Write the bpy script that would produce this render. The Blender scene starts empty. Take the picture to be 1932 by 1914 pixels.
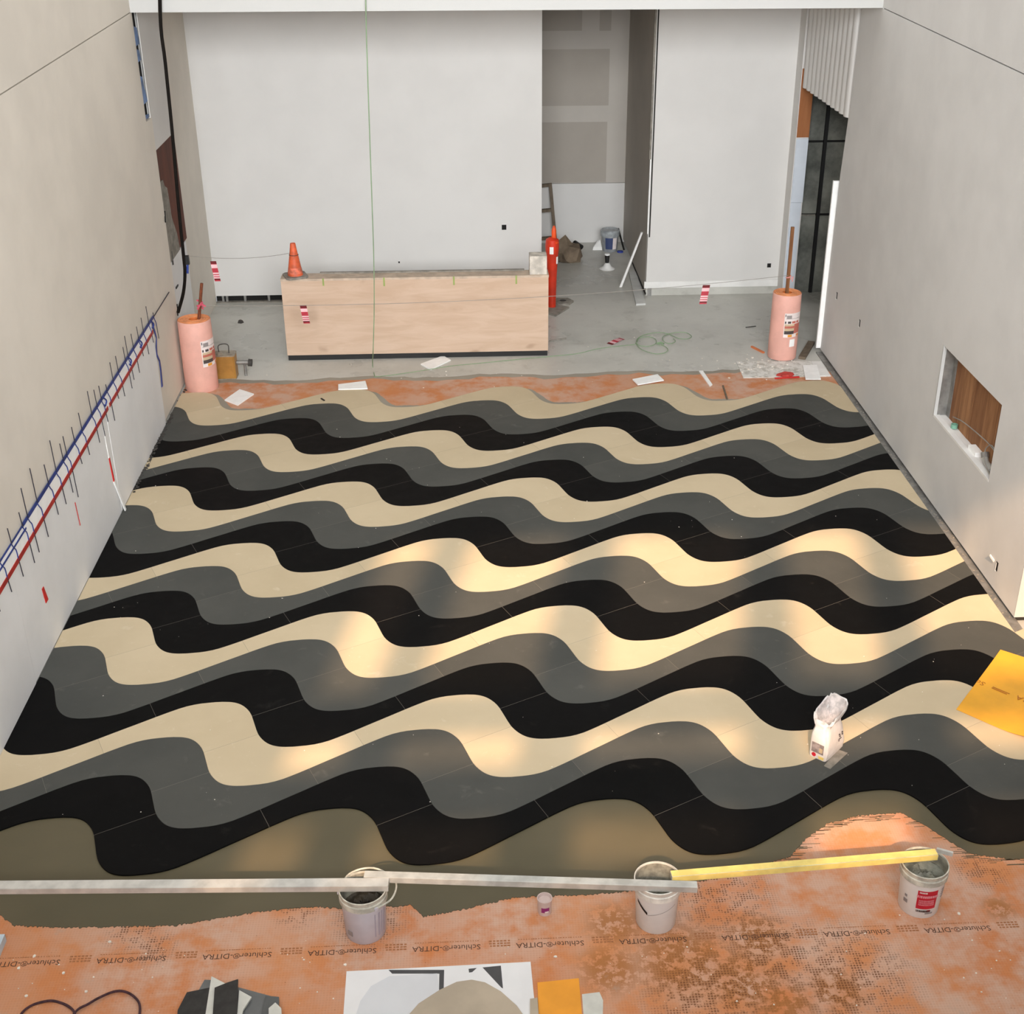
import bpy, bmesh, math, random
from mathutils import Vector, Matrix
random.seed(7)
C = bpy.context.scene.collection
S = bpy.context.scene

# ------------------------------------------------------------------ camera, world, sun, lights, exposure
F, CX, CY, YH, VX, CAMH = 2436.0, 1010.0, 957.0, -294.0, 861.0, 6.4     # calibrated from the room (pixels of 1932x1914)
TH = math.atan2(CY - YH, F); PSI = math.atan2(CX - VX, math.hypot(F, CY - YH))
FWD = Vector((math.sin(PSI)*math.cos(TH), math.cos(PSI)*math.cos(TH), -math.sin(TH)))
RGT = Vector((math.cos(PSI), -math.sin(PSI), 0)); UPV = RGT.cross(FWD)
CAM = Vector((0, 0, CAMH))
cd = bpy.data.cameras.new('camera'); cam = bpy.data.objects.new('camera', cd); C.objects.link(cam)
cam.matrix_world = Matrix(((RGT.x, UPV.x, -FWD.x, CAM.x), (RGT.y, UPV.y, -FWD.y, CAM.y), (RGT.z, UPV.z, -FWD.z, CAM.z), (0, 0, 0, 1)))
cd.sensor_width = 36; cd.lens = F/1932*36; cd.shift_x = -(CX - 966)/1932; cd.clip_end = 200
S.camera = cam

S.view_settings.view_transform = 'Standard'; S.view_settings.look = 'None'
S.view_settings.gamma = 1; S.view_settings.use_curve_mapping = False; S.view_settings.exposure = 0.0
w = bpy.data.worlds.new('sky'); S.world = w; w.use_nodes = True
w.node_tree.nodes['Background'].inputs[0].default_value = (0.80, 0.88, 1.0, 1); w.node_tree.nodes['Background'].inputs[1].default_value = 1.0

def light(name, kind, energy, col, loc=(0, 0, 0), direction=(0, 0, -1), **k):
    l = bpy.data.lights.new(name, kind); l.energy = energy; l.color = col
    for a, b in k.items(): setattr(l, a, b)
    o = bpy.data.objects.new(name, l); C.objects.link(o); o.location = loc
    o.rotation_euler = Vector(direction).to_track_quat('-Z', 'Y').to_euler()
    return o
light('sun', 'SUN', 5.7, (1.0, 0.63, 0.36), (0, -20, 20), (0.19, 1.0, -0.803), angle=math.radians(1.0))
light('overhead_fill', 'AREA', 230, (0.95, 0.975, 1.0), (0.6, 6.3, 12.6), (0, 0, -1), shape='RECTANGLE', size=8.0, size_y=18.0)  # soft fill lamp added below a roof that has no skylight opening
light('front_fill', 'AREA', 1500, (0.94, 0.97, 1.0), (0.6, -3.2, 7.4), (0, 22.9, -4.4), shape='RECTANGLE', size=8.0, size_y=5.2, spread=math.radians(98))  # fill lamp added in front of the wall to brighten the far end

def FZ(x, y, z=0.0):
    d = FWD*F + RGT*(x - CX) - UPV*(y - CY); return CAM + d*((z - CAM.z)/d.z)
def FX(x, y, X):
    d = FWD*F + RGT*(x - CX) - UPV*(y - CY); return CAM + d*((X - CAM.x)/d.x)
def FY(x, y, Y):
    d = FWD*F + RGT*(x - CX) - UPV*(y - CY); return CAM + d*((Y - CAM.y)/d.y)

# ------------------------------------------------------------------ materials
def lin(c):
    r = []
    for v in c[:3]:
        v /= 255.0; r.append(v/12.92 if v <= 0.04045 else ((v + 0.055)/1.055)**2.4)
    return (*r, 1.0)
class NT:
    def __init__(s, name):
        s.m = bpy.data.materials.new(name); s.m.use_nodes = True; s.t = s.m.node_tree
        s.b = s.t.nodes['Principled BSDF']
        s.co = s.n('ShaderNodeTexCoord').outputs['Object']
    def n(s, typ, **k):
        x = s.t.nodes.new(typ)
        for a, b in k.items(): setattr(x, a, b)
        return x
    def put(s, sock, v):
        if isinstance(v, bpy.types.NodeSocket): s.t.links.new(v, sock)
        elif v is not None:
            if hasattr(sock.default_value, '__len__'):
                v = tuple(v); sock.default_value = v if len(v) == len(sock.default_value) else v[:len(sock.default_value)]
            else: sock.default_value = v
    def noise(s, scale, detail=4, rough=0.55, vec=None, dist=0.0):
        x = s.n('ShaderNodeTexNoise'); s.put(x.inputs['Vector'], vec or s.co)
        x.inputs['Scale'].default_value = scale; x.inputs['Detail'].default_value = detail
        x.inputs['Roughness'].default_value = rough; x.inputs['Distortion'].default_value = dist
        return x.outputs['Fac']
    def math(s, op, a, b=None, clamp=False):
        x = s.n('ShaderNodeMath', operation=op); x.use_clamp = clamp
        s.put(x.inputs[0], a); s.put(x.inputs[1], b); return x.outputs[0]
    def ramp(s, v, lo, hi):
        x = s.n('ShaderNodeMapRange'); x.interpolation_type = 'SMOOTHSTEP'
        s.put(x.inputs['Value'], v); x.inputs['From Min'].default_value = lo; x.inputs['From Max'].default_value = hi
        return x.outputs['Result']
    def mix(s, f, a, b):
        x = s.n('ShaderNodeMix', data_type='RGBA'); s.put(x.inputs[0], f); s.put(x.inputs[6], a); s.put(x.inputs[7], b)
        return x.outputs[2]
    def scale(s, v, sc):
        x = s.n('ShaderNodeMapping'); s.put(x.inputs['Vector'], v); x.inputs['Scale'].default_value = sc; return x.outputs[0]
    def bump(s, h, st, d=0.01):
        x = s.n('ShaderNodeBump'); x.inputs['Strength'].default_value = st; x.inputs['Distance'].default_value = d
        s.put(x.inputs['Height'], h); s.put(s.b.inputs['Normal'], x.outputs[0])
    def out(s, col, rough=0.6, metal=0.0, spec=0.5):
        s.put(s.b.inputs['Base Color'], col); s.put(s.b.inputs['Roughness'], rough); s.put(s.b.inputs['Metallic'], metal)
        s.b.inputs['Specular IOR Level'].default_value = spec
        return s.m
_c = {}
def mat(name, col, rough=0.6, var=0.06, sc=6.0, metal=0.0, spec=0.5, bump=0.0):
    if name in _c: return _c[name]
    t = NT(name); c = lin(col)
    d = tuple(x*(1 - var*2.0) for x in c[:3]) + (1,); u = tuple(min(1, x*(1 + var*1.4)) for x in c[:3]) + (1,)
    nz = t.noise(sc)
    if bump: t.bump(t.noise(sc*6), bump)
    _c[name] = t.out(t.mix(t.ramp(nz, 0.3, 0.7), d, u), rough, metal, spec)
    return _c[name]

def m_wall(name, col, var=0.035):
    t = NT(name); c = lin(col)
    a = t.noise(0.5, 3); b = t.noise(2.2, 4)
    f = t.math('ADD', t.math('MULTIPLY', a, 0.6), t.math('MULTIPLY', b, 0.4))
    d = tuple(x*(1 - var*2) for x in c[:3]) + (1,); u = tuple(min(1, x*(1 + var)) for x in c[:3]) + (1,)
    t.bump(t.noise(120, 2), 0.06)
    return t.out(t.mix(t.ramp(f, 0.35, 0.65), d, u), 0.75, 0, 0.25)
M_WL = m_wall('painted_drywall_beige', (222, 214, 202)); M_WR = m_wall('painted_drywall_grey', (214, 212, 209))
M_WB = m_wall('painted_drywall_white', (216, 213, 209), 0.02); M_PRIME = m_wall('primed_board', (236, 235, 234), 0.03)
M_HEAD = m_wall('white_soffit', (194, 193, 190), 0.01); M_BARE = m_wall('bare_drywall', (168, 160, 150), 0.03)
M_MUD = m_wall('joint_compound', (186, 179, 170), 0.03)

def m_concrete():
    t = NT('concrete'); big = t.noise(0.6, 5, 0.6); mid = t.noise(3.0, 6, 0.65); fine = t.noise(30, 3)
    c = t.mix(t.ramp(big, 0.35, 0.65), lin((186, 184, 176)), lin((208, 206, 198)))
    c = t.mix(t.math('MULTIPLY', t.ramp(mid, 0.52, 0.75), 0.55), c, lin((158, 155, 146)))
    c = t.mix(t.math('MULTIPLY', t.ramp(mid, 0.42, 0.2), 0.4), c, lin((222, 219, 211)))
    c = t.mix(t.math('MULTIPLY', fine, 0.12), c, lin((110, 106, 98)))
    t.bump(mid, 0.15, 0.01)
    return t.out(c, t.ramp(big, 0.0, 1.2), 0, 0.35)
M_CONC = m_concrete()

def m_tile(name, a, b, dust, dusta):
    t = NT(name)
    info = t.n('ShaderNodeObjectInfo').outputs['Random']
    off = t.n('ShaderNodeVectorMath', operation='SCALE'); off.inputs[0].default_value = (37, 91, 13); t.put(off.inputs['Scale'], info)
    v = t.n('ShaderNodeVectorMath', operation='ADD'); t.put(v.inputs[0], t.co); t.put(v.inputs[1], off.outputs[0]); v = v.outputs[0]
    n1 = t.noise(1.3, 4, 0.6, v); n2 = t.noise(6, 5, 0.6, v, 0.4); n3 = t.noise(45, 2, 0.5, v)
    f = t.math('ADD', t.math('MULTIPLY', t.ramp(n1, 0.3, 0.7), 0.6), t.math('MULTIPLY', info, 0.4))
    c = t.mix(f, lin(a), lin(b))
    c = t.mix(t.math('MULTIPLY', t.ramp(n2, 0.6, 0.8), dusta), c, lin(dust))
    c = t.mix(t.math('MULTIPLY', t.ramp(n3, 0.7, 0.78), dusta*0.6), c, lin(dust))
    t.bump(n3, 0.04, 0.003)
    return t.out(c, t.math('ADD', t.math('MULTIPLY', n2, 0.25), 0.5), 0, 0.07)
M_CREAM = m_tile('cream_limestone', (194, 177, 147), (208, 191, 161), (222, 210, 187), 0.55)
M_GREY = m_tile('grey_slate', (74, 75, 72), (86, 86, 82), (122, 120, 113), 0.35)
M_BLACK = m_tile('black_basalt', (11, 11, 11), (16, 15, 15), (60, 58, 55), 0.28)
TILEM = [M_CREAM, M_GREY, M_BLACK]

def blobmask(t, blobs):
    r = None
    for (px, py, rad) in blobs:
        p = FZ(px, py)
        d = t.n('ShaderNodeVectorMath', operation='DISTANCE'); t.put(d.inputs[0], t.co); d.inputs[1].default_value = (p.x, p.y, 0)
        k = t.ramp(d.outputs['Value'], rad, rad*0.25)
        r = k if r is None else t.math('MAXIMUM', r, k)
    return r
def m_membrane():
    t = NT('orange_membrane')
    fr = t.n('ShaderNodeVectorMath', operation='FRACTION'); t.put(fr.inputs[0], t.scale(t.co, (1/0.0195,)*3))
    sx = t.n('ShaderNodeSeparateXYZ'); t.put(sx.inputs[0], fr.outputs[0])
    ax = t.math('ABSOLUTE', t.math('SUBTRACT', sx.outputs[0], 0.5)); ay = t.math('ABSOLUTE', t.math('SUBTRACT', sx.outputs[1], 0.5))
    cell = t.ramp(t.math('MAXIMUM', ax, ay), 0.40, 0.30)
    n1 = t.noise(0.9, 4); n2 = t.noise(3.5, 6, 0.65); n3 = t.noise(14, 5, 0.7); n4 = t.noise(60, 3)
    c = t.mix(t.ramp(n1, 0.3, 0.7), lin((200, 124, 74)), lin((206, 140, 94)))
    pale = t.math('MULTIPLY', t.ramp(n2, 0.34, 0.62), 0.9)
    right = blobmask(t, [(1500, 1750, 2.0), (1800, 1800, 1.8), (1300, 1690, 1.2), (330, 1780, 1.0), (690, 1750, 0.8), (960, 1730, 0.7), (960, 722, 2.4), (480, 732, 1.6), (1450, 722, 1.8)])
    c = t.mix(t.math('MULTIPLY', pale, t.math('ADD', t.math('MULTIPLY', right, 0.62), 0.36)), c, lin((204, 170, 150)))
    c = t.mix(t.math('MULTIPLY', cell, 0.10), c, lin((150, 84, 44)))
    st = blobmask(t, [(1160, 1745, 0.28), (1290, 1815, 0.5), (1400, 1850, 0.42), (1430, 1770, 0.3), (1480, 1895, 0.3), (1885, 1715, 0.16), (1580, 1870, 0.25), (1150, 1830, 0.3)])
    wet = t.math('MULTIPLY', st, t.ramp(n3, 0.42, 0.52))
    c = t.mix(t.math('MULTIPLY', wet, 0.85), c, lin((164, 104, 50)))
    st2 = blobmask(t, [(1340, 1880, 0.55), (1470, 1800, 0.5), (1600, 1840, 0.6), (250, 1760, 0.22), (290, 1790, 0.2), (560, 1722, 0.2), (700, 1735, 0.35), (1360, 1690, 0.5), (1850, 1645, 0.25), (1470, 1560, 0.3), (1930, 1560, 0.3)])
    dots = t.math('MULTIPLY', t.math('MULTIPLY', st2, t.ramp(n3, 0.47, 0.54)), cell)
    c = t.mix(t.math('MULTIPLY', dots, 0.85), c, lin((112, 66, 34)))
    c = t.mix(t.math('MULTIPLY', t.math('MULTIPLY', t.ramp(n4, 0.66, 0.72), cell), 0.5), c, lin((120, 70, 38)))
    gm = t.math('MULTIPLY', t.ramp(n2, 0.62, 0.72), 0.35)
    c = t.mix(gm, c, lin((170, 158, 146)))
    t.bump(cell, -0.35, 0.004)
    return t.out(c, 0.62, 0, 0.3)
M_MEMB = m_membrane()

def m_mortar(name, a, b, rough):
    t = NT(name); n1 = t.noise(0.8, 3); n2 = t.noise(1.0, 4, 0.6, t.scale(t.co, (3, 60, 3)))
    t.bump(n2, 0.12, 0.004)
    return t.out(t.mix(t.ramp(n1, 0.3, 0.7), lin(a), lin(b)), rough, 0, 0.4)
M_MORTAR = m_mortar('wet_mortar', (84, 78, 58), (96, 88, 67), 0.55)
M_DRYM = m_mortar('dry_mortar', (148, 141, 128), (164, 156, 142), 0.85)
M_MIX = mat('mixed_mortar', (128, 128, 116), 0.6, 0.12, 18, bump=0.6)
M_MIXD = mat('dark_mortar', (66, 58, 46), 0.5, 0.2, 14, bump=0.6)

def m_ply():
    t = NT('plywood_face'); v = t.scale(t.co, (0.5, 1, 3.0))
    g = t.noise(3.0, 6, 0.6, v, 0.6); k = t.noise(1.7, 2, 0.5, t.scale(t.co, (1.2, 1, 2.2)))
    c = t.mix(t.ramp(g, 0.3, 0.7), lin((196, 168, 144)), lin((208, 182, 160)))
    c = t.mix(t.math('MULTIPLY', t.ramp(k, 0.66, 0.78), 0.5), c, lin((146, 116, 92)))
    return t.out(c, 0.7, 0, 0.25)
M_PLY = m_ply()
def m_grain(name, a, b, sc=(1, 1, 0.12), s=14):
    t = NT(name); g = t.noise(s, 5, 0.6, t.scale(t.co, sc), 0.5)
    return t.out(t.mix(t.ramp(g, 0.3, 0.7), lin(a), lin(b)), 0.7, 0, 0.25)
M_WOOD = m_grain('plank_wood', (138, 96, 64), (170, 124, 86)); M_WOODD = m_grain('plank_wood_dark', (122, 82, 54), (150, 106, 72))
M_BROWN = m_grain('brown_backing', (80, 38, 20), (104, 52, 28), s=5); M_BROWN2 = m_grain('brown_jamb_board', (150, 94, 56), (170, 112, 72), s=5)
M_STICK = m_grain('brown_stick', (112, 72, 44), (140, 96, 62)); M_OLD = m_grain('weathered_wood', (96, 84, 70), (120, 106, 90))
M_ROD = mat('rusty_rod', (120, 62, 34), 0.6, 0.2, 30)
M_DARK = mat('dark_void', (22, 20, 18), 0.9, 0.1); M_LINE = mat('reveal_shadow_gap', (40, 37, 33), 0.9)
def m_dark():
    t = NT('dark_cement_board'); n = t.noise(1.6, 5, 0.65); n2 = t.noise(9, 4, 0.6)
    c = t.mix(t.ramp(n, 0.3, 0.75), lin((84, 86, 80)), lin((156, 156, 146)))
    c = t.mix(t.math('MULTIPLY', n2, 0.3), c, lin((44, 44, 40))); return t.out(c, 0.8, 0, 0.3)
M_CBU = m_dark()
M_GALV = mat('galvanised_steel', (150, 148, 144), 0.45, 0.12, 9, metal=0.55)
M_ALU = mat('aluminium', (206, 204, 198), 0.45, 0.08, 8, metal=0.35)
M_ALU2 = mat('dusty_aluminium', (196, 196, 190), 0.5, 0.1, 8, metal=0.35)
M_YBAR = mat('yellow_paint', (236, 212, 122), 0.5, 0.06, 10)
M_WHITE = mat('white_plastic', (226, 223, 220), 0.45, 0.03, 5); M_BUCK1 = mat('milky_plastic', (196, 192, 200), 0.4, 0.05, 5)
M_RIM = mat('mortar_smeared_rim', (196, 192, 178), 0.7, 0.16, 16); M_BOARD = mat('white_board', (232, 230, 226), 0.7, 0.03, 4)
M_FOAM = mat('white_foam', (248, 247, 244), 0.8, 0.02, 9)
M_PINK = mat('pink_membrane', (228, 172, 157), 0.6, 0.05, 4); M_PINK2 = mat('pink_membrane_pale', (240, 192, 178), 0.6, 0.04, 4)
M_CORE = mat('orange_roll_end', (232, 150, 98), 0.6, 0.08, 16); M_CORED = mat('orange_core', (206, 110, 50), 0.6, 0.1)
M_CONE = mat('orange_cone', (214, 96, 56), 0.55, 0.14, 9); M_POST = mat('orange_red_post', (206, 52, 24), 0.45, 0.1, 5)
M_POSTB = mat('bright_orange', (236, 84, 24), 0.45, 0.08, 5)
M_RUBBER = mat('grey_rubber', (138, 132, 122), 0.8, 0.14, 12); M_RUBBERD = mat('dark_rubber', (62, 58, 54), 0.8)
M_BLK = mat('black_plastic', (20, 19, 19), 0.5); M_CABLE = mat('black_cable', (20, 15, 11), 0.75, 0.2, 20, spec=0.15)
M_BLUE = mat('blue_tape', (38, 58, 130), 0.6, 0.15, 12); M_BLUEL = mat('blue_plastic', (92, 122, 168), 0.5, 0.25, 6)
M_RED = mat('red_tape', (172, 34, 26), 0.55, 0.1, 9); M_REDB = mat('bright_red', (206, 38, 34), 0.55, 0.05)
M_MAROON = mat('maroon_print', (104, 14, 22), 0.6); M_TAGR = mat('tag_red', (186, 52, 68), 0.6, 0.08, 20); M_TAGW = mat('tag_pale', (236, 190, 194), 0.6)
M_GREEN = mat('green_cord', (132, 158, 120), 0.7); M_GTAPE = mat('green_tape', (150, 168, 92), 0.6); M_GCAP = mat('green_cap', (120, 168, 146), 0.4)
M_STRING = mat('grey_string', (150, 144, 136), 0.8); M_WIRE = mat('dark_wire', (44, 44, 56), 0.5)
M_PAINTW = mat('white_strip', (250, 249, 247), 0.6, 0.02); M_INK = mat('dark_ink', (88, 58, 42), 0.8, 0.25, 60); M_INK2 = mat('faded_ink', (164, 108, 70), 0.9, 0.1, 60)
M_CAN = mat('amber_can', (176, 128, 62), 0.4, 0.1, 5, metal=0.2); M_CANT = mat('can_top', (164, 152, 134), 0.4, 0.15, 14, metal=0.4)
M_LABW = mat('label_white', (232, 220, 216), 0.6); M_LABG = mat('label_grey', (150, 142, 140), 0.6); M_LABD = mat('label_dark', (74, 64, 62), 0.6)
M_LABR = mat('label_terracotta', (186, 104, 88), 0.6); M_LABO = mat('label_orange', (226, 152, 48), 0.6); M_LABS = mat('label_sand', (200, 178, 146), 0.6)
M_LABRED = mat('label_red', (196, 24, 48), 0.5); M_LABPK = mat('label_pink_print', (232, 150, 160), 0.5)
M_PURP = mat('label_purple', (140, 40, 110), 0.5); M_CLEAR = mat('cloudy_plastic', (206, 186, 180), 0.3, 0.06)
M_SHEET = mat('orange_sheet', (240, 160, 40), 0.5, 0.05, 3); M_SHEETY = mat('yellow_orange_sheet', (240, 172, 44), 0.5, 0.05, 3); M_SINK = mat('sheet_print', (184, 108, 24), 0.6)
M_PAPER = mat('brown_paper', (116, 100, 82), 0.85, 0.14, 7); M_CLOTH = mat('red_cloth', (192, 64, 56), 0.7, 0.1, 20)
M_TPL = mat('template_paper', (232, 232, 233), 0.6, 0.02, 3); M_TPLG = mat('template_paper_grey', (214, 216, 220), 0.6, 0.02, 3); M_CHAR = mat('charcoal_print', (74, 74, 76), 0.6)
M_STONE = mat('stone_offcut', (182, 168, 148), 0.6, 0.06, 3)
M_SWB = mat('swatch_black', (36, 35, 34), 0.5, 0.25, 16); M_SWG = mat('swatch_grey', (104, 106, 106), 0.6, 0.06, 6); M_SWL = mat('swatch_pale', (208, 208, 200), 0.6, 0.05, 8)
M_GREYB = mat('grey_bucket', (150, 152, 154), 0.45, 0.08, 8); M_BLUEP = mat('blue_lid', (48, 66, 150), 0.45)
M_YARN = mat('dark_twine', (70, 44, 50), 0.9, 0.2, 40); M_PBLUE = mat('pale_blue_box', (196, 212, 222), 0.5)
M_BAG = mat('paper_bag', (218, 212, 208), 0.7, 0.03, 7, bump=0.35); M_FLECK = mat('plaster_fleck', (232, 224, 212), 0.8)
M_DIRTY = None
def m_dirty():
    t = NT('mortar_spattered_board'); n = t.noise(9, 6, 0.7); n2 = t.noise(2.2, 4)
    c = t.mix(t.math('MULTIPLY', t.ramp(n, 0.42, 0.62), t.ramp(n2, 0.2, 0.55)), lin((226, 224, 218)), lin((186, 182, 172)))
    return t.out(c, 0.8, 0, 0.2)
M_DIRTY = m_dirty()

# ------------------------------------------------------------------ mesh helpers
class MB:
    def __init__(s): s.v = []; s.f = []; s.i = []
    def add(s, vs, fs, mi=0):
        o = len(s.v); s.v += [tuple(p) for p in vs]
        for f in fs: s.f.append(tuple(o + k for k in f)); s.i.append(mi)
        return s
    def box(s, x0, x1, y0, y1, z0, z1, mi=0):
        return s.add([(x0, y0, z0), (x1, y0, z0), (x1, y1, z0), (x0, y1, z0), (x0, y0, z1), (x1, y0, z1), (x1, y1, z1), (x0, y1, z1)],
                     [(0, 3, 2, 1), (4, 5, 6, 7), (0, 1, 5, 4), (1, 2, 6, 5), (2, 3, 7, 6), (3, 0, 4, 7)], mi)
    def hexa(s, low, top, mi=0):
        return s.add(list(low) + list(top), [(0, 3, 2, 1), (4, 5, 6, 7), (0, 1, 5, 4), (1, 2, 6, 5), (2, 3, 7, 6), (3, 0, 4, 7)], mi)
    def bar(s, p, q, w, h, up=(0, 0, 1), mi=0):
        p, q = Vector(p), Vector(q); d = (q - p).normalized(); sd = d.cross(Vector(up)).normalized(); u = sd.cross(d)
        c = lambda a, i, j: a + sd*(w/2*i) + u*(h/2*j)
        return s.hexa([c(p, -1, -1), c(p, 1, -1), c(q, 1, -1), c(q, -1, -1)], [c(p, -1, 1), c(p, 1, 1), c(q, 1, 1), c(q, -1, 1)], mi)
    def prism(s, poly, z0, z1, mi=0, mit=None):
        n = len(poly)
        s.add([(p[0], p[1], z1) for p in poly], [tuple(range(n))], mi if mit is None else mit)
        vs = [(p[0], p[1], z0) for p in poly] + [(p[0], p[1], z1) for p in poly]
        return s.add(vs, [(i, (i + 1) % n, n + (i + 1) % n, n + i) for i in range(n)] + [tuple(reversed(range(n)))], mi)
    def yz(s, poly, x0, x1, mi=0):
        n = len(poly); vs = [(x0, p[0], p[1]) for p in poly] + [(x1, p[0], p[1]) for p in poly]
        return s.add(vs, [(i, (i + 1) % n, n + (i + 1) % n, n + i) for i in range(n)] + [tuple(reversed(range(n))), tuple(range(n, 2*n))], mi)
    def lathe(s, prof, c=(0, 0, 0), n=28, mi=0, close=True, mis=None):
        vs = []
        for r, z in prof:
            for k in range(n):
                a = 2*math.pi*k/n; vs.append((c[0] + r*math.cos(a), c[1] + r*math.sin(a), c[2] + z))
        o = len(s.v); s.v += vs
        for j in range(len(prof) - 1):
            for k in range(n):
                s.f.append((o + j*n + k, o + j*n + (k + 1) % n, o + (j + 1)*n + (k + 1) % n, o + (j + 1)*n + k)); s.i.append(mis[j] if mis else mi)
        if close:
            s.f.append(tuple(o + k for k in reversed(range(n)))); s.i.append(mis[0] if mis else mi)
            e = o + (len(prof) - 1)*n; s.f.append(tuple(e + k for k in range(n))); s.i.append(mis[-1] if mis else mi)
        return s
    def tube(s, pts, r, n=6, mi=0):
        pts = [Vector(p) for p in pts]; rings = []
        ref = Vector((0.3, 0.2, 0.93))
        for i, p in enumerate(pts):
            d = (pts[min(i + 1, len(pts) - 1)] - pts[max(i - 1, 0)]).normalized()
            if abs(d.dot(ref)) > 0.97: ref = Vector((0.9, 0.3, 0.1))
            a = d.cross(ref).normalized(); b = d.cross(a)
            rr = r[i] if isinstance(r, (list, tuple)) else r
            rings.append([p + a*(rr*math.cos(2*math.pi*k/n)) + b*(rr*math.sin(2*math.pi*k/n)) for k in range(n)])
        fs = [(i*n + k, i*n + (k + 1) % n, (i + 1)*n + (k + 1) % n, (i + 1)*n + k) for i in range(len(pts) - 1) for k in range(n)]
        fs += [tuple(reversed(range(n))), tuple(range((len(pts) - 1)*n, len(pts)*n))]
        return s.add([v for rg in rings for v in rg], fs, mi)
    def patch(s, c, r, a0, a1, z0, z1, n=10, mi=0, lean=0.0, taper=0.0, th=0.0015):
        vs = []
        for rr in (r, r + th):
            for z in (z0, z1):
                for k in range(n + 1):
                    a = a0 + (a1 - a0)*k/n; q = rr + taper*(z - z0); vs.append((c[0] + q*math.cos(a), c[1] + q*math.sin(a), c[2] + z))
        m = n + 1; fs = []
        for k in range(n):
            fs += [(2*m + k, 2*m + k + 1, 3*m + k + 1, 3*m + k), (k, m + k, m + k + 1, k + 1), (k, k + 1, 2*m + k + 1, 2*m + k), (m + k, 3*m + k, 3*m + k + 1, m + k + 1)]
        fs += [(0, 2*m, 3*m, m), (n, m + n, 3*m + n, 2*m + n)]
        return s.add(vs, fs, mi)
    def mesh(s, name, mats, smooth=False):
        me = bpy.data.meshes.new(name); me.from_pydata(s.v, [], s.f)
        for m in (mats if isinstance(mats, (list, tuple)) else [mats]): me.materials.append(m)
        me.polygons.foreach_set('material_index', s.i)
        bm = bmesh.new(); bm.from_mesh(me); bmesh.ops.remove_doubles(bm, verts=bm.verts, dist=1e-6)
        bmesh.ops.recalc_face_normals(bm, faces=bm.faces); bm.to_mesh(me); bm.free()
        if smooth:
            me.polygons.foreach_set('use_smooth', [True]*len(me.polygons))
            me.set_sharp_from_angle(angle=math.radians(38))
        me.update(); return me
    def build(s, name, mats, parent=None, smooth=False, loc=None):
        o = bpy.data.objects.new(name, s.mesh(name, mats, smooth)); C.objects.link(o)
        if loc is not None: o.location = loc
        if parent is not None: o.parent = parent
        return o
def tag(o, label=None, cat=None, group=None, kind=None):
    if label: o['label'] = label
    if cat: o['category'] = cat
    if group: o['group'] = group
    if kind: o['kind'] = kind
    return o
def thing(name, label, cat, loc=(0, 0, 0), rz=0, group=None):
    o = bpy.data.objects.new(name, None); C.objects.link(o); o.location = loc; o.rotation_euler = (0, 0, rz); o.empty_display_size = 0.1
    return tag(o, label, cat, group)
def struct(o, label=None): return tag(o, label, None, None, 'structure')
def spline(pts, k=8):
    P = [Vector(p) for p in pts]; P = [2*P[0] - P[1]] + P + [2*P[-1] - P[-2]]; out = []
    for i in range(1, len(P) - 2):
        for j in range(k):
            t = j/k; a, b, c, d = P[i-1], P[i], P[i+1], P[i+2]
            out.append(0.5*((2*b) + (c - a)*t + (2*a - 5*b + 4*c - d)*t*t + (3*b - a - 3*c + d)*t**3))
    out.append(P[-2]); return out
def text_mesh(s, size):
    cu = bpy.data.curves.new('txt', 'FONT'); cu.body = s; cu.size = size; cu.align_x = 'CENTER'; cu.extrude = 0.0004; cu.resolution_u = 2
    o = bpy.data.objects.new('txt', cu); C.objects.link(o)
    dg = bpy.context.evaluated_depsgraph_get(); me = bpy.data.meshes.new_from_object(o.evaluated_get(dg))
    bpy.data.objects.remove(o); return me

XL, XR, YB, ZH = -3.774, 4.966, 19.70, 4.685      # side walls, back wall, soffit height
# ------------------------------------------------------------------ floor
floor = struct(MB().box(-5.2, 9.2, -4.0, 24.0, -0.2, 0.0).build('floor', M_CONC), 'grey concrete slab under the wave tiles')

# the wave: every colour boundary is one periodic curve shifted by D; A is one period
AX, AY = 2.04, -0.006; DX, DY = -0.314, -0.4613; P0X, P0Y = -3.231, 15.604
TAB = [(0, 0.0), (0.023, -0.135), (0.05, -0.225), (0.08, -0.282), (0.115, -0.311), (0.16, -0.319), (0.205, -0.312), (0.25, -0.298), (0.30, -0.262), (0.35, -0.203), (0.40, -0.137), (0.45, -0.068), (0.5, 0.0)]
KN = TAB[:-1] + [(0.5 + 0.5 - m, -v) for m, v in reversed(TAB)][0:]          # antisymmetric about 0.5
def wave(m):
    k = math.floor(m); u = m - k
    for i in range(len(KN) - 1):
        if KN[i][0] <= u <= KN[i+1][0] + 1e-9:
            (x1, y1), (x2, y2) = KN[i], KN[i+1]
            x0, y0 = KN[i-1] if i > 0 else (KN[-2][0] - 1, KN[-2][1]); x3, y3 = KN[i+2] if i + 2 < len(KN) else (KN[1][0] + 1, KN[1][1])
            m1 = (y2 - y0)/(x2 - x0)*(x2 - x1); m2 = (y3 - y1)/(x3 - x1)*(x2 - x1); t = (u - x1)/(x2 - x1)
            return y1*(2*t**3 - 3*t*t + 1) + m1*(t**3 - 2*t*t + t) + y2*(-2*t**3 + 3*t*t) + m2*(t**3 - t*t)
    return 0.0
def bpt(n, m): return (P0X + n*DX + m*AX, P0Y + n*DY + m*AY + wave(m))
def msteps(m0, m1):
    out = []; m = m0
    while m < m1 - 1e-6:
        out.append(m); u = m % 1.0; m += 0.0105 if (u > 0.87 or u < 0.13) else 0.028
    out.append(m1); return out
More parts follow.
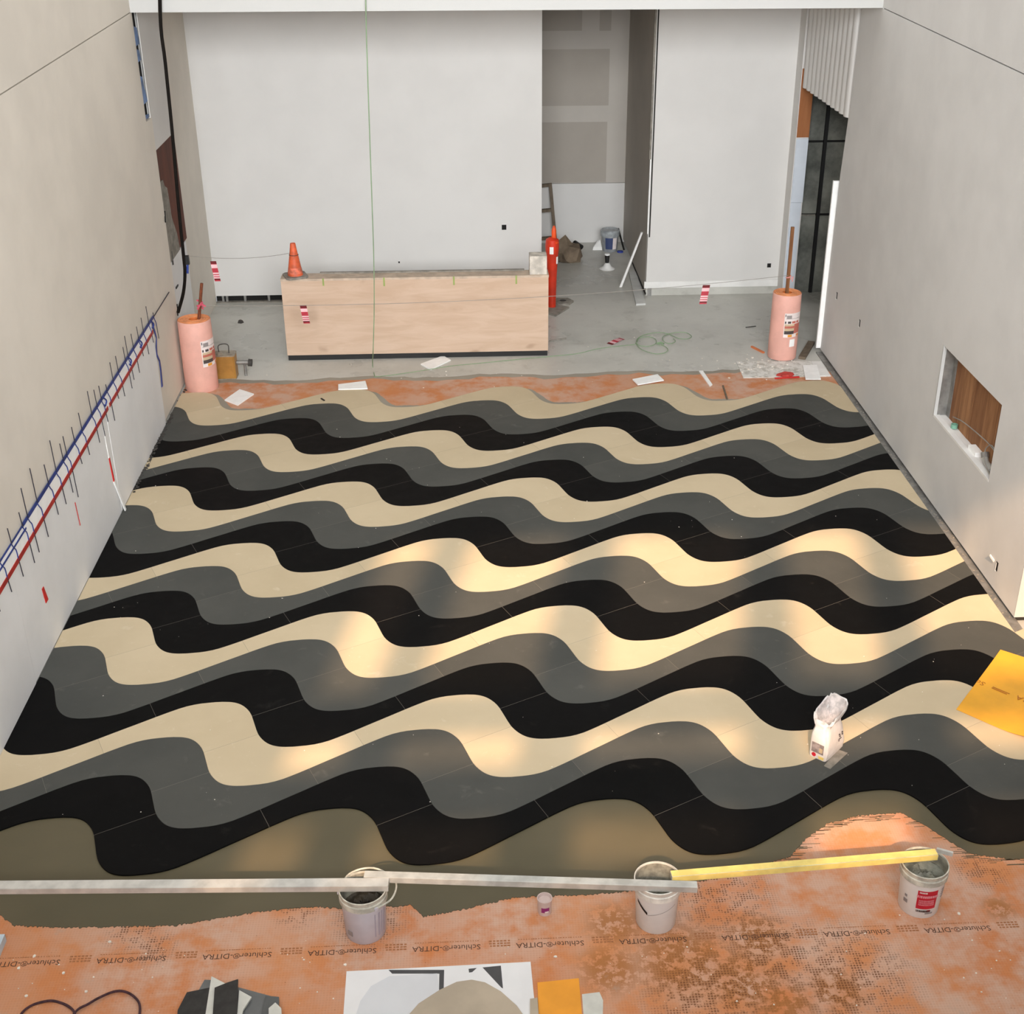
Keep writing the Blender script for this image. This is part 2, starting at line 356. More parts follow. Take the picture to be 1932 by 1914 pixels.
def inset(poly, d):
    n = len(poly); ar = sum(poly[i][0]*poly[(i+1) % n][1] - poly[(i+1) % n][0]*poly[i][1] for i in range(n)); sg = 1 if ar > 0 else -1; out = []
    for i in range(n):
        p0, p1, p2 = Vector(poly[i-1]), Vector(poly[i]), Vector(poly[(i+1) % n])
        a = (p1 - p0).normalized(); b = (p2 - p1).normalized(); na = Vector((-a.y, a.x)); nb = Vector((-b.y, b.x)); q = na + nb
        q = na if q.length < 1e-4 else q/max(0.5, q.dot(na)); out.append(tuple(p1 + q*d*sg))
    return out
def clipx(poly, lim, keep_less):
    out = []
    for i in range(len(poly)):
        a, b = poly[i-1], poly[i]; ia = (a[0] < lim) == keep_less; ib = (b[0] < lim) == keep_less
        if ia != ib:
            t = (lim - a[0])/(b[0] - a[0]); out.append((lim, a[1] + (b[1] - a[1])*t))
        if ib: out.append(b)
    return out
TZ0, TZ1 = 0.006, 0.020
shared = {}
for n in range(18):
    for k in range(-1, 8):
        for part in (0, 1):
            if part == 0: up, lo = (0.025, 0.400), (-0.017, 0.598)
            else: up, lo = (0.400, 1.025), (0.598, 0.983)
            poly = [bpt(n, k + m) for m in msteps(*up)] + [bpt(n + 1, k + m) for m in reversed(msteps(*lo))]
            poly = inset(poly, 0.0011)
            cy = sum(p[1] for p in poly)/len(poly); cx = sum(p[0] for p in poly)/len(poly)
            right = 4.895 if cy > 9.62 else 6.2
            xs = [p[0] for p in poly]
            if max(xs) < XL + 0.02 or min(xs) > right - 0.01: continue
            clip = min(xs) < XL + 0.012 or max(xs) > right
            ox, oy = P0X + n*DX + k*AX, P0Y + n*DY + k*AY; c = n % 3
            if clip:
                poly = clipx(clipx(poly, XL + 0.012, False), right, True)
                if len(poly) < 3: continue
                me = MB().prism([(p[0] - ox, p[1] - oy) for p in poly], TZ0, TZ1).mesh('tile', TILEM[c])
            else:
                key = (c, part)
                if key not in shared: shared[key] = MB().prism([(p[0] - ox, p[1] - oy) for p in poly], TZ0, TZ1).mesh('tile', TILEM[c])
                me = shared[key]
            o = bpy.data.objects.new('tile', me); C.objects.link(o); o.location = (ox, oy, 0); o.parent = floor

M_GROUT = mat('pale_grout', (116, 111, 103), 0.9); M_GROUTD = mat('grey_grout', (132, 126, 114), 0.9)
for n in range(18):                                               # grout in the joints between the tiles of a band
    for k in range(-1, 8):
        for mu, ml in ((0.025, -0.017), (0.400, 0.598)):
            a, b = Vector((*bpt(n, k + mu), 0.0125)), Vector((*bpt(n + 1, k + ml), 0.0125))
            if min(a.x, b.x) < XL + 0.02 or max(a.x, b.x) > (4.88 if a.y > 9.62 else 6.1): continue
            MB().bar(a, b, 0.0026 if n % 3 == 2 else 0.0016, 0.0150).build('grout_joint', M_GROUT if n % 3 == 2 else M_GROUTD, floor)
# orange membrane over the slab, with the printed line of lettering
memb = MB().box(XL + 0.01, 6.2, 3.2, 9.6, 0.0002, 0.003).box(XL + 0.01, 4.9, 9.6, 16.2, 0.0002, 0.003)
edge = [(XL + 0.01, 16.2)] + [(XL + 0.01 + (4.9 - XL - 0.01)*i/60, 16.33 + 0.10*math.sin(i*0.5) * 0.4 + random.uniform(-0.03, 0.03) + 0.02*(i/60)) for i in range(61)] + [(4.9, 16.2)]
memb.prism(edge, 0.0002, 0.003)
memb = tag(memb.build('floor_membrane', M_MEMB), 'orange waffle-textured membrane laid over the near floor and far floor strip', 'membrane')
tm = text_mesh('Schluter®-DITRA', 0.0615); tm.materials.append(M_INK)
sm = MB()
for r in range(3):
    for j in range(6): sm.box(-0.07 + j*0.024, -0.07 + j*0.024 + random.uniform(0.012, 0.021), -0.028 + r*0.021, -0.028 + r*0.021 + 0.012, 0, 0.0006)
smm = sm.mesh('print_block', M_INK2)
dl = MB()
for j in range(26): dl.box(-0.21 + j*0.0163, -0.21 + j*0.0163 + random.uniform(0.006, 0.015), 0, 0.006, 0, 0.0006)
dlm = dl.mesh('dashed_line', M_INK2)
for i in range(11):
    x = -2.27 + (i - 1)*0.676; y = 6.205 - 0.004*i
    for nm, me, dx, dy in (('lettering', tm, 0, 0.02), ('print_block', smm, 0.345, 0.02), ('dashed_line', dlm, 0, 0.055)):
        o = bpy.data.objects.new(nm, me); C.objects.link(o); o.location = (x + dx, y + dy, 0.0034); o.rotation_euler = (0, 0, math.pi); o.parent = memb

# wet mortar: under the tiles and spread in front of them to a ragged trowelled edge
NEAR = [(-40, 1690), (0, 1728), (28, 1748), (110, 1752), (330, 1748), (420, 1733), (500, 1720), (600, 1712), (640, 1716), (735, 1712), (775, 1709), (798, 1731), (870, 1718), (960, 1697), (1010, 1693), (1100, 1690), (1210, 1681), (1300, 1668), (1360, 1656), (1420, 1640), (1490, 1618), (1516, 1588), (1560, 1556), (1620, 1540), (1700, 1535), (1740, 1556), (1790, 1588), (1830, 1612), (1900, 1622), (1980, 1624)]
NP = [FZ(*p) for p in NEAR]
def neary(x):
    if x <= NP[0].x: return NP[0].y
    for a, b in zip(NP, NP[1:]):
        if a.x <= x <= b.x: return a.y + (b.y - a.y)*(x - a.x)/(b.x - a.x)
    return NP[-1].y
def fary(x): m = (x - P0X)/AX; return P0Y + m*AY + wave(m)
mb = MB(); N = 900; xs = [XL + 0.012 + (4.89 - XL - 0.012)*i/N for i in range(N + 1)]
jit = [random.choice((-0.010, -0.006, 0, 0, 0.004, 0.007)) for _ in xs]
lo = [(x, neary(x) + j) for x, j in zip(xs, jit)]; hi = [(x, fary(x) - 0.01) for x in xs]
vs = [(x, y, z) for z in (0.0031, 0.0075) for (x, y) in lo + hi]; m_ = N + 1; fs = []
for i in range(N): fs += [(2*m_ + i, 2*m_ + i + 1, 3*m_ + i + 1, 3*m_ + i), (i, i + 1, 2*m_ + i + 1, 2*m_ + i)]
mortar = tag(mb.add(vs, fs).build('mortar_bed', M_MORTAR), 'olive-brown wet mortar spread between the tiles and the orange membrane', 'mortar', kind='stuff')
mb = MB()                                                         # trowel streaks breaking the edge on the right
for _ in range(150):
    px = random.choice((random.uniform(1400, 1600), random.uniform(1740, 1932), random.uniform(1590, 1720)))
    q = FZ(px, 1600); x = q.x; y = neary(x) + random.uniform(-0.07, 0.03); l = random.uniform(0.03, 0.14)
    mb.box(x - l/2, x + l/2, y, y + 0.004, 0.0031, 0.0045)
tag(mb.build('mortar_streaks', M_MORTAR), 'thin trowel streaks of mortar along the ragged membrane edge', 'mortar', kind='stuff')
mb = MB(); N = 420; vs = []; fs = []; xs = [XL + 0.05 + (4.75 - XL - 0.05)*i/N for i in range(N + 1)]
for x in xs:
    m = (x - P0X)/AX; u = (m + 0.5) % 1.0 - 0.5; wd = 0.014 + 0.24*math.exp(-((u - 0.03)/0.055)**2) + 0.09*math.exp(-((u - 0.16)/0.10)**2) + 0.016*random.random()
    wd *= 0.75 + 0.35*math.sin(x*3.1) ** 2; y = fary(x) + 0.002
    vs += [(x, y, 0.0031), (x, y + wd, 0.0031), (x, y, 0.011), (x, y + wd, 0.0045)]
for i in range(N):
    a, b = 4*i, 4*i + 4; fs += [(a + 2, b + 2, b + 3, a + 3), (a + 1, a + 3, b + 3, b + 1), (a, b, b + 2, a + 2)]
mb.add(vs, fs); vs = []; fs = []
for i, (x, y) in enumerate(edge[1:-1]):
    wd = 0.03 + 0.05*math.sin(i*0.9)**2 + random.uniform(0, 0.03); vs += [(x, y - wd, 0.0032), (x, y + 0.05, 0.0008), (x, y - wd, 0.0036), (x, y + 0.0, 0.0048), (x, y + 0.05, 0.0012)]
for i in range(len(edge) - 3): a, b = 5*i, 5*i + 5; fs += [(a + 2, b + 2, b + 3, a + 3), (a + 3, b + 3, b + 4, a + 4)]
tag(mb.add(vs, fs).build('mortar_smear', M_DRYM), 'grey dried mortar smeared along the edges of the far orange strip', 'mortar', kind='stuff')

# ------------------------------------------------------------------ walls
def zrev(y): return 4.685 - (15.95 - y)*0.0226                    # height of the thin shadow reveal along both side walls
G = 0.006
wl = MB()
yl = 16.33
wl.yz([(-3.5, 0.05), (yl, 0.05), (yl, 3.45), (16.02, 3.45), (16.02, zrev(16.0) - G), (-3.5, zrev(-3.5) - G)], XL - 0.10, XL)
wl.yz([(-3.5, zrev(-3.5) + G), (15.96, zrev(15.96) + G), (15.96, 12.9), (-3.5, 12.9)], XL - 0.10, XL)
wl.yz([(-3.5, 0.0), (16.0, 0.0), (16.0, 3.4), (15.9, 12.9), (-3.5, 12.9)], XL - 0.24, XL - 0.101, 1)
wl = struct(wl.build('wall_left', [M_WL, M_LINE]))
# primed boards below the taped strip, each lapped a little proud of the next
ys = [8.2, 9.35, 11.13, 12.55, 13.78, 14.92]
for i in range(5):
    MB().yz([(ys[i] + 0.003, 0.012 + 0.012*(i % 2)), (ys[i+1] - 0.003, 0.012 + 0.012*(i % 2)), (ys[i+1] - 0.003, 1.19 + 0.007*i), (ys[i] + 0.003, 1.17 + 0.007*i)], XL - 0.004, XL + 0.010 - 0.002*(i % 3)).build('panel', M_PRIME, wl)
for y, z, a in ((16.36, 2.24, 0.5), (16.36, 1.02, 0.5), (16.36, 0.66, 0.5), (16.36, 0.38, 0.55), (16.36, 0.10, 0.5)):     # ties sticking out of the end
    MB().bar((XL - 0.01, y + 0.05, z + 0.04), (XL + 0.02, y - 0.12, z - 0.05), 0.015, 0.02).build('tie', M_BLK, wl)
# end of the left wall: slot with blue plastic, panel over an opening, brown backing
MB().yz([(16.30, 3.05), (17.42, 3.05), (17.42, ZH), (16.30, ZH)], XL - 0.04, XL - 0.006).build('panel', M_WB, wl)
MB().box(XL - 0.075, XL - 0.05, 16.02, 16.34, 3.4, ZH).build('slot_back', M_DARK, wl)
for z0, z1, w_ in ((4.28, 4.55, .25), (4.1, 4.3, .22), (3.72, 4.0, .2), (3.62, 3.85, .26), (3.47, 3.52, .25)):
    MB().hexa([(XL - 0.045, 16.03, z0), (XL - 0.022, 16.03 + w_, z0 + 0.03), (XL - 0.015, 16.03 + w_, z0 + 0.03), (XL - 0.038, 16.03, z0)],
              [(XL - 0.045, 16.03, z1), (XL - 0.022, 16.03 + w_*0.8, z1 - 0.06), (XL - 0.015, 16.03 + w_*0.8, z1 - 0.06), (XL - 0.038, 16.03, z1)]).build('blue_plastic', M_BLUEL, wl)
MB().bar((XL - 0.02, 16.295, 3.46), (XL - 0.02, 16.295, ZH), 0.012, 0.02, (0, 1, 0)).build('stud', M_GALV, wl)
MB().box(-4.06, -3.93, 16.30, YB, 0.0, ZH).build('return_wall', M_WL, wl)
MB().yz([(16.30, 1.50), (18.02, 1.50), (18.02, 3.3), (16.30, 3.3)], -3.929, -3.90).build('backing_board', M_BROWN, wl)
MB().yz([(16.30, 1.50), (17.45, 1.50), (17.38, 1.75), (17.20, 2.0), (17.18, 2.25), (17.16, 2.40), (17.02, 2.46), (16.97, 2.55), (16.30, 2.58)], -3.90, -3.885).build('torn_paper', M_RUBBER, wl)
MB().yz([(16.30, 0.02), (17.9, 0.02), (17.9, 1.49), (16.30, 1.49)], -3.929, -3.895).build('panel', M_PRIME, wl)
for p in ((325, 487), (334, 541)):
    q = FX(p[0], p[1], -3.89)
    (MB().box(-3.894, -3.884, q.y - .02, q.y + .02, q.z - 0.09, q.z + 0.09) if p[1] < 500 else MB().box(-3.894, -3.884, q.y - .07, q.y + .07, q.z - 0.012, q.z + 0.012)).build('tie', M_BLK, wl)

wr = MB(); ye = 9.90; yr = 16.90
n0, n1, nz0, nz1 = 10.925, 12.535, 0.95, 1.73
def rpanel(y0, y1, za, zb): wr.yz([(y0, za(y0)), (y1, za(y1)), (y1, zb(y1)), (y0, zb(y0))], XR, XR + 0.03)
top = lambda y: zrev(min(y, 15.95)) - G; bot = lambda y: 0.045
rpanel(ye, n0, bot, top); rpanel(n1, 15.95, bot, top); rpanel(n0, n1, bot, lambda y: nz0); rpanel(n0, n1, lambda y: nz1, top)
wr.yz([(15.95, 0.045), (17.06, 0.045), (16.97, 2.5), (16.88, 3.25), (16.80, ZH), (15.95, ZH)], XR, XR + 0.03)
wr.yz([(-3.5, zrev(-3.5) + G), (15.96, zrev(15.96) + G), (15.96, 12.9), (-3.5, 12.9)], XR, XR + 0.2)
wr.yz([(-3.5, zrev(-3.5) - G), (ye, zrev(ye) - G), (ye, 4.0), (-3.5, 3.7)], XR, XR + 0.2)
for a, b in ((ye + 0.004, 10.90), (12.55, 16.85)): wr.yz([(a, 0.0), (b, 0.0), (b, 4.68), (a, 4.5)], XR + 0.031, XR + 0.19, 1)
wr.yz([(10.9, 0.0), (12.55, 0.0), (12.55, nz0 - 0.02), (10.9, nz0 - 0.02)], XR + 0.031, XR + 0.19, 1).yz([(10.9, nz1 + 0.02), (12.55, nz1 + 0.02), (12.55, 4.55), (10.9, 4.55)], XR + 0.031, XR + 0.19, 1)
wr = struct(wr.build('wall_right', [M_WR, M_LINE]))
MB().box(XR, XR + 0.19, ye - 0.012, ye, 0.045, 4.0).build('corner_bead', M_HEAD, wr)
for i in range(5):                                                # niche: plank back, steel stud, sill
    a = n0 - 0.02 + i*0.327; MB().box(XR + 0.135 - 0.004*(i % 2), XR + 0.16, a, a + 0.324, nz0 - 0.02, nz1 + 0.02).build('plank', M_WOOD if i % 2 else M_WOODD, wr)
MB().box(XR + 0.031, XR + 0.15, n1 - 0.012, n1 + 0.01, nz0, nz1).box(XR + 0.128, XR + 0.14, n1 - 0.10, n1, nz0, nz1).build('stud', M_GALV, wr)
MB().box(XR - 0.004, XR + 0.032, n1 - 0.006, n1 + 0.016, nz0 - 0.015, nz1 + 0.01).build('edge_bead', M_HEAD, wr)
MB().box(XR - 0.003, XR + 0.06, n0, n1, nz0 - 0.02, nz0 + 0.004).box(XR + 0.068, XR + 0.134, n0, n1, nz0 - 0.03, nz0 - 0.004).build('sill', M_BOARD, wr)
for px, py in ((1579, 558), (1622, 610), (1881, 1069)):
    q = FX(px, py, XR); MB().box(XR - 0.003, XR + 0.004, q.y - 0.022, q.y + 0.022, q.z - 0.045, q.z + 0.045).build('outlet_cutout', M_DARK, wr)
    MB().box(XR - 0.005, XR + 0.002, q.y + 0.012, q.y + 0.026, q.z - 0.06, q.z + 0.03).build('torn_paper', M_BOARD, wr)
q = FX(1874, 1055, XR); MB().bar((XR - 0.02, q.y + 0.04, q.z + 0.02), (XR - 0.002, q.y - 0.03, q.z - 0.01), 0.012, 0.02).build('torn_paper', M_BOARD, wr)
MB().box(4.897, XR + 0.03, 9.62, 17.0, 0.0, 0.014).build('floor_channel', M_GALV, wr)
MB().box(XR - 0.062, XR + 0.02, 17.03, 17.07, 0.06, 2.41).build('white_board', M_FOAM, wr)

wb = MB(); wb.box(-3.93, 1.17, YB, YB + 0.15, 0.115, ZH).box(2.83, XR + 0.08, YB, YB + 0.15, 0.13, ZH)
wb.box(-3.93, 1.17, YB + 0.06, YB + 0.14, 0.0, 0.115, 1).box(2.83, XR + 0.08, YB + 0.02, YB + 0.14, 0.0, 0.13, 2)
wb = struct(wb.build('wall_back', [M_WB, M_DARK, M_CONC]))
for x in (-3.84, -3.78, -3.50, -3.13, -2.80): MB().box(x, x + 0.035, YB + 0.012, YB + 0.06, 0.0, 0.115).build('stud', M_GALV, wb)
MB().box(-3.93, 1.17, YB - 0.01, YB + 0.06, 0.0, 0.018).build('sill_track', M_RUBBER, wb)
MB().box(2.80, XR, YB - 0.014, YB + 0.004, 0.13, 0.235).build('base_board', M_BOARD, wb)
MB().box(2.86, 2.92, YB - 0.004, YB + 0.03, 0.0, 0.13).build('stud', M_GALV, wb)
for px, py, s in ((951, 429, 0.035), (621, 517, 0.03), (1451, 501, 0.03), (753, 495, 0.012)):
    q = FY(px, py, YB); MB().box(q.x - s, q.x + s, YB - 0.004, YB + 0.01, q.z - s*1.1, q.z + s*1.1).build('outlet_cutout', M_DARK, wb)
# alcove behind the back wall
YA = 22.85; ZS = FY(1100, 346, YA).z
al = MB().box(0.7, 2.95, YA, YA + 0.12, ZS + .006, ZH).box(0.7, 2.95, YA - 0.004, YA + 0.12, 0.0, ZS - .002, 1).box(0.8, 0.92, YB + 0.15, YA, 0, ZH)
al = struct(al.build('wall_alcove', [M_MUD, M_WB]))
def apanel(x0, y0, x1, y1):
    a, b = FY(x0, y0, YA), FY(x1, y1, YA); MB().box(a.x, b.x, YA - 0.004, YA + 0.002, b.z, a.z).build('drywall_face', M_BARE, al)
apanel(940, -40, 1098, 58); apanel(1133, -40, 1153, 58); apanel(940, 94, 1148, 199); apanel(940, 232, 1143, 343.5)
ar = struct(MB().box(2.83, 2.95, YB + 0.15, YA, 0.05, ZH).build('wall_alcove_right', M_MUD))
MB().box(2.815, 2.83, YB - 0.01, YB + 0.03, 1.0, 2.15).build('edge_board', M_FOAM, ar)
MB().box(2.842, 2.862, YB - 0.008, YB + 0.03, 0.95, 4.5).build('shadow_gap', M_LINE, ar)
MB().box(2.80, 2.828, YB - 0.004, YB + 0.03, 2.15, 4.6).build('corner_strip', M_RUBBER, ar)
MB().box(2.82, 2.835, YB, 21.4, 0.02, 0.05).build('shadow_gap', M_LINE, ar)

# right-hand doorway: far jamb, dark room beyond
jm = struct(MB().box(XR - 0.03, XR + 0.16, 19.36, YB, 0.0, ZH).build('wall_jamb', M_WB))
MB().box(XR - 0.022, XR + 0.16, 19.345, 19.362, 2.52, 3.5).build('jamb_board', M_BROWN2, jm)
MB().box(XR - 0.022, XR + 0.158, 19.342, 19.362, 1.55, 2.50).box(XR - 0.022, XR + 0.14, 19.344, 19.362, 0.0, 1.545).build('jamb_panel', mat('pale_blue_board', (206, 212, 220), 0.7, 0.02), jm)
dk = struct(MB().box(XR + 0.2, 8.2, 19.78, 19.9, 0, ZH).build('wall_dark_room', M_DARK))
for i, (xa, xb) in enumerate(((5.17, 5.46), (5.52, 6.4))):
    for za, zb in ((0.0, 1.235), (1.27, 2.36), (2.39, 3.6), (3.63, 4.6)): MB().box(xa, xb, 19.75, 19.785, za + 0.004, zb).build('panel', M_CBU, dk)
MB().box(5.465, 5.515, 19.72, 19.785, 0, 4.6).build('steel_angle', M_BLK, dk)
MB().box(5.17, 5.45, 19.74, 19.76, 1.24, 1.262).build('joint_strip', M_RUBBER, dk)
struct(MB().box(8.0, 8.2, -3.5, 19.8, 0, ZH).build('wall_far_right', M_WR))
struct(MB().box(XR + 0.2, 8.0, 10.15, 10.3, 0, ZH).build('wall_light_block', M_WR))  # unseen wall added to keep daylight out of the doorway room
slats = thing('slatted_panel', 'white vertical ribbed slats filling the top of the dark doorway on the right', 'panel', (XR, 16.9, 3.25))
sm_ = MB(); pr = [(-0.005, 0.04)] + [(0.11 - 0.105*math.cos(t*math.pi/9), -0.055*math.sin(t*math.pi/9)) for t in range(10)] + [(0.22, 0.04)]
n = len(pr); sm_.add([(p[1], p[0], z) for z in (0, 1.43) for p in pr], [(i, (i + 1) % n, n + (i + 1) % n, n + i) for i in range(n)] + [tuple(reversed(range(n))), tuple(range(n, 2*n))])
slm = sm_.mesh('slat', M_WB, True)
for i in range(11):
    o = bpy.data.objects.new('slat', slm); C.objects.link(o); o.parent = slats; o.location = (0.03, 0.0 + i*0.2215, 0); o.scale = (1, 1.0, 1)

# soffit, ceiling, upper floor; roof and window wall, unseen, shaped to cut the sun
struct(MB().box(XL - 0.1, XR + 0.1, 15.96, 16.2, ZH, 6.2).build('trim_1', M_HEAD), 'white soffit edge across the top of the recess')
struct(MB().box(-5.2, 9.2, 16.2, 24.0, ZH, ZH + 0.3).build('ceiling', M_WB))
struct(MB().box(XR + 0.2, 8.2, -3.5, 16.2, ZH, ZH + 0.2).build('ceiling_side', M_WB))
struct(MB().box(XL, XR, -3.5, 0.7, ZH - 0.35, ZH).build('mezzanine_floor', M_CONC))
struct(MB().box(-5.2, 9.2, -4.0, 16.5, 12.9, 13.1).box(-5.2, 9.2, 16.5, 16.7, 4.9, 13.1).build('ceiling_roof', M_WB))
struct(MB().box(-5.2, -4.0, -4.0, -3.5, 0, 13).build('wall_corner', M_WB))
wf = MB().box(-4.1, 9.2, -3.9, -3.5, 0, 8.36).box(-4.1, 9.2, -3.9, -3.5, 12.55, 13)  # unseen wall added as a gobo, openings placed for the sun patches
for a, b in ((-4.1, -3.8), (-3.3, -2.95), (-1.92, -1.45), (-0.12, 0.3), (1.1, 1.5), (2.8, 3.1), (4.6, 9.2)): wf.box(a, b, -3.9, -3.5, 8, 12.6)
for a, b in ((9.03, 9.33), (9.84, 10.14)): wf.box(-4, 5, -3.85, -3.55, a, b)
wf = struct(wf.build('wall_front_gobo', M_WB))

# ------------------------------------------------------------------ left wall: taped strip with wires
st = thing('taped_strip', 'white strip edged with blue and red tape and crossed by wires on left wall', 'strip', (XL, 9.0, 1.2))
def rel(o, p): return (p[0] - o.location.x, p[1] - o.location.y, p[2] - o.location.z)
def zr(y): return 1.135 + 0.0162*(y - 9.07)
def zb(y): return 1.335 + 0.0066*(y - 9.2)
def strip(o, name, y0, y1, za, zb_, x0, x1, m):
    N = 24; vs = []; fs = []
    for i in range(N + 1):
        y = y0 + (y1 - y0)*i/N
        vs += [rel(o, (XL + x0, y, za(y))), rel(o, (XL + x1, y, za(y))), rel(o, (XL + x1, y, zb_(y))), rel(o, (XL + x0, y, zb_(y)))]
    for i in range(N):
        for k in range(4): fs.append((4*i + k, 4*i + (k + 1) % 4, 4*i + 4 + (k + 1) % 4, 4*i + 4 + k))
    fs += [(0, 1, 2, 3), tuple(4*N + k for k in (3, 2, 1, 0))]
    return MB().add(vs, fs).build(name, m, o)
strip(st, 'white_strip', 8.0, 14.85, lambda y: zr(y) - 0.01, lambda y: zb(y) + 0.0, 0.010, 0.016, M_PAINTW)
strip(st, 'blue_tape', 9.72, 14.98, lambda y: zb(y) - 0.017, lambda y: zb(y) + 0.021, 0.015, 0.020, M_BLUE)
strip(st, 'blue_tape', 8.0, 9.75, lambda y: zb(y) - 0.008, lambda y: zb(y) + 0.010, 0.015, 0.020, M_BLUE)
strip(st, 'blue_tape', 8.0, 9.8, lambda y: zb(y) - 0.066, lambda y: zb(y) - 0.048, 0.015, 0.020, M_BLUE)
strip(st, 'red_tape', 8.0, 12.62, lambda y: zr(y) - 0.022, lambda y: zr(y) + 0.022, 0.015, 0.021, M_RED)
strip(st, 'red_tape', 12.68, 14.88, lambda y: zr(y) - 0.022, lambda y: zr(y) + 0.022, 0.015, 0.021, M_RED)
strip(st, 'wire', 14.95, 15.95, lambda y: zb(y) - 0.012, lambda y: zb(y) - 0.002, 0.012, 0.020, M_WIRE)
WT = [(14.98, 1.43, 1.06), (14.70, 1.60, 1.11), (14.41, 1.56, 1.07), (14.16, 1.54, 1.14), (13.89, 1.55, 1.04), (13.62, 1.62, 1.06), (13.49, 1.54, 1.01), (13.16, 1.56, 1.05), (12.92, 1.58, 1.12), (12.65, 1.44, 0.98), (12.41, 1.52, 1.07), (12.23, 1.55, 0.99), (12.02, 1.62, 1.01), (11.64, 1.55, 1.05), (11.37, 1.52, 1.08), (11.09, 1.55, 0.86), (10.97, 1.53, 0.97), (10.73, 1.67, 0.97), (10.48, 1.55, 0.99), (10.13, 1.68, 0.95), (9.85, 1.63, 0.95), (9.70, 1.48, 0.93), (9.40, 1.49, 0.97), (9.1, 1.5, 1.0), (8.8, 1.5, 1.0)]
for y, a, b in WT:
    zt = zb(y); MB().bar(rel(st, (XL + 0.022, y, a)), rel(st, (XL + 0.022, y + 0.02, zt)), 0.0065, 0.0065, (1, 0, 0)).build('wire', M_WIRE, st); MB().bar(rel(st, (XL + 0.02, y + 0.10, zr(y + .1))), rel(st, (XL + 0.02, y + 0.125, b)), 0.0065, 0.0065, (1, 0, 0)).build('wire', M_WIRE, st)
    MB().tube([rel(st, p) for p in spline([(XL + 0.018, y + 0.02, zt), (XL + 0.02, y + 0.05, zt - 0.05), (XL + 0.02, y + 0.09, zt - 0.10), (XL + 0.018, y + 0.10, zr(y + .1))], 3)], 0.005, 5).build('wire_clip', M_BLUE, st)
for y in (14.85, 14.2, 13.65, 12.5):
    MB().tube([rel(st, p) for p in spline([(XL + 0.02, y, zb(y)), (XL + 0.03, y + 0.06, zb(y) - 0.06), (XL + 0.025, y + 0.02, zb(y) - 0.10), (XL + 0.03, y - 0.03, zb(y) - 0.07)], 4)], 0.008, 5).build('blue_tape_end', M_BLUE, st)
dr = [(14.93, 1.33, .01), (14.99, 1.2, .02), (15.04, 1.09, .005), (14.97, 1.0, .022), (14.94, 0.91, .024), (15.03, 0.80, .018), (15.03, 0.68, .022), (14.99, 0.48, .026)]
mb = MB()
for (y, z, w_), (y2, z2, w2) in zip(dr, dr[1:]): mb.hexa([(XL + .004, y2 - w2, z2), (XL + .012, y2 - w2, z2), (XL + .012, y2 + w2, z2), (XL + .004, y2 + w2, z2)], [(XL + .004, y - w_, z), (XL + .012, y - w_, z), (XL + .012, y + w_, z), (XL + .004, y + w_, z)])
tag(mb.build('tape_strand', M_BLUE), 'loose strand of blue tape dangling from the far end of the taped strip', 'tape')
lt = thing('lath', 'white stick with a red section leaning against the left wall', 'stick', (XL + 0.04, 12.57, 0.02))
MB().bar((0, 0, 0), (-0.03, -0.14, 0.42), 0.036, 0.012, (1, 0, 0)).build('lower_length', M_FOAM, lt)
MB().bar((-0.03, -0.135, 0.40), (-0.034, -0.165, 0.70), 0.030, 0.013, (1, 0, 0)).build('red_section', M_REDB, lt)
MB().bar((-0.034, -0.165, 0.70), (-0.036, -0.19, 1.14), 0.026, 0.012, (1, 0, 0)).build('upper_length', M_FOAM, lt)
tag(MB().hexa([(XL + .009, 9.915, .47), (XL + .014, 9.915, .47), (XL + .014, 9.985, .47), (XL + .009, 9.985, .47)], [(XL + .009, 9.89, .63), (XL + .014, 9.89, .63), (XL + .014, 9.935, .63), (XL + .009, 9.935, .63)]).build('red_tape_patch', M_REDB), 'short patch of bright red tape low on the left wall', 'tape')
tag(MB().bar((XL + 0.013, 11.12, 0.85), (XL + 0.013, 11.15, 0.59), 0.010, 0.004, (1, 0, 0)).build('red_tape_line', M_REDB), 'thin red tape line hanging below the taped strip on the left wall', 'tape')

# black cable hanging down the left corner
cb = [FY(302, -240, 15.9), FY(302, 20, 15.9), FY(312, 120, 15.9), FY(325, 250, 15.9), FY(336, 380, 15.9), FY(346, 480, 15.93), FY(349, 515, 15.95), FY(346, 552, 16.0), FY(336, 590, 16.02)]
tag(MB().tube(spline(cb, 5), 0.021, 8).build('black_cable', M_CABLE), 'thick black cable hanging from above down the left corner', 'cable')
q = FY(353, 490, 15.95); q2 = FY(354, 516, 15.95)
tag(MB().bar(q + Vector((0, 0, .05)), q - Vector((0, 0, .06)), .05, .05, (0, 1, 0), 0).bar(q - Vector((0, 0, .05)), q2, 0.025, 0.012, (0, 1, 0), 1).build('cable_tie', [M_BLK, M_BLUE]), 'black clamp with blue tail holding the string beside the hanging cable', 'clamp')

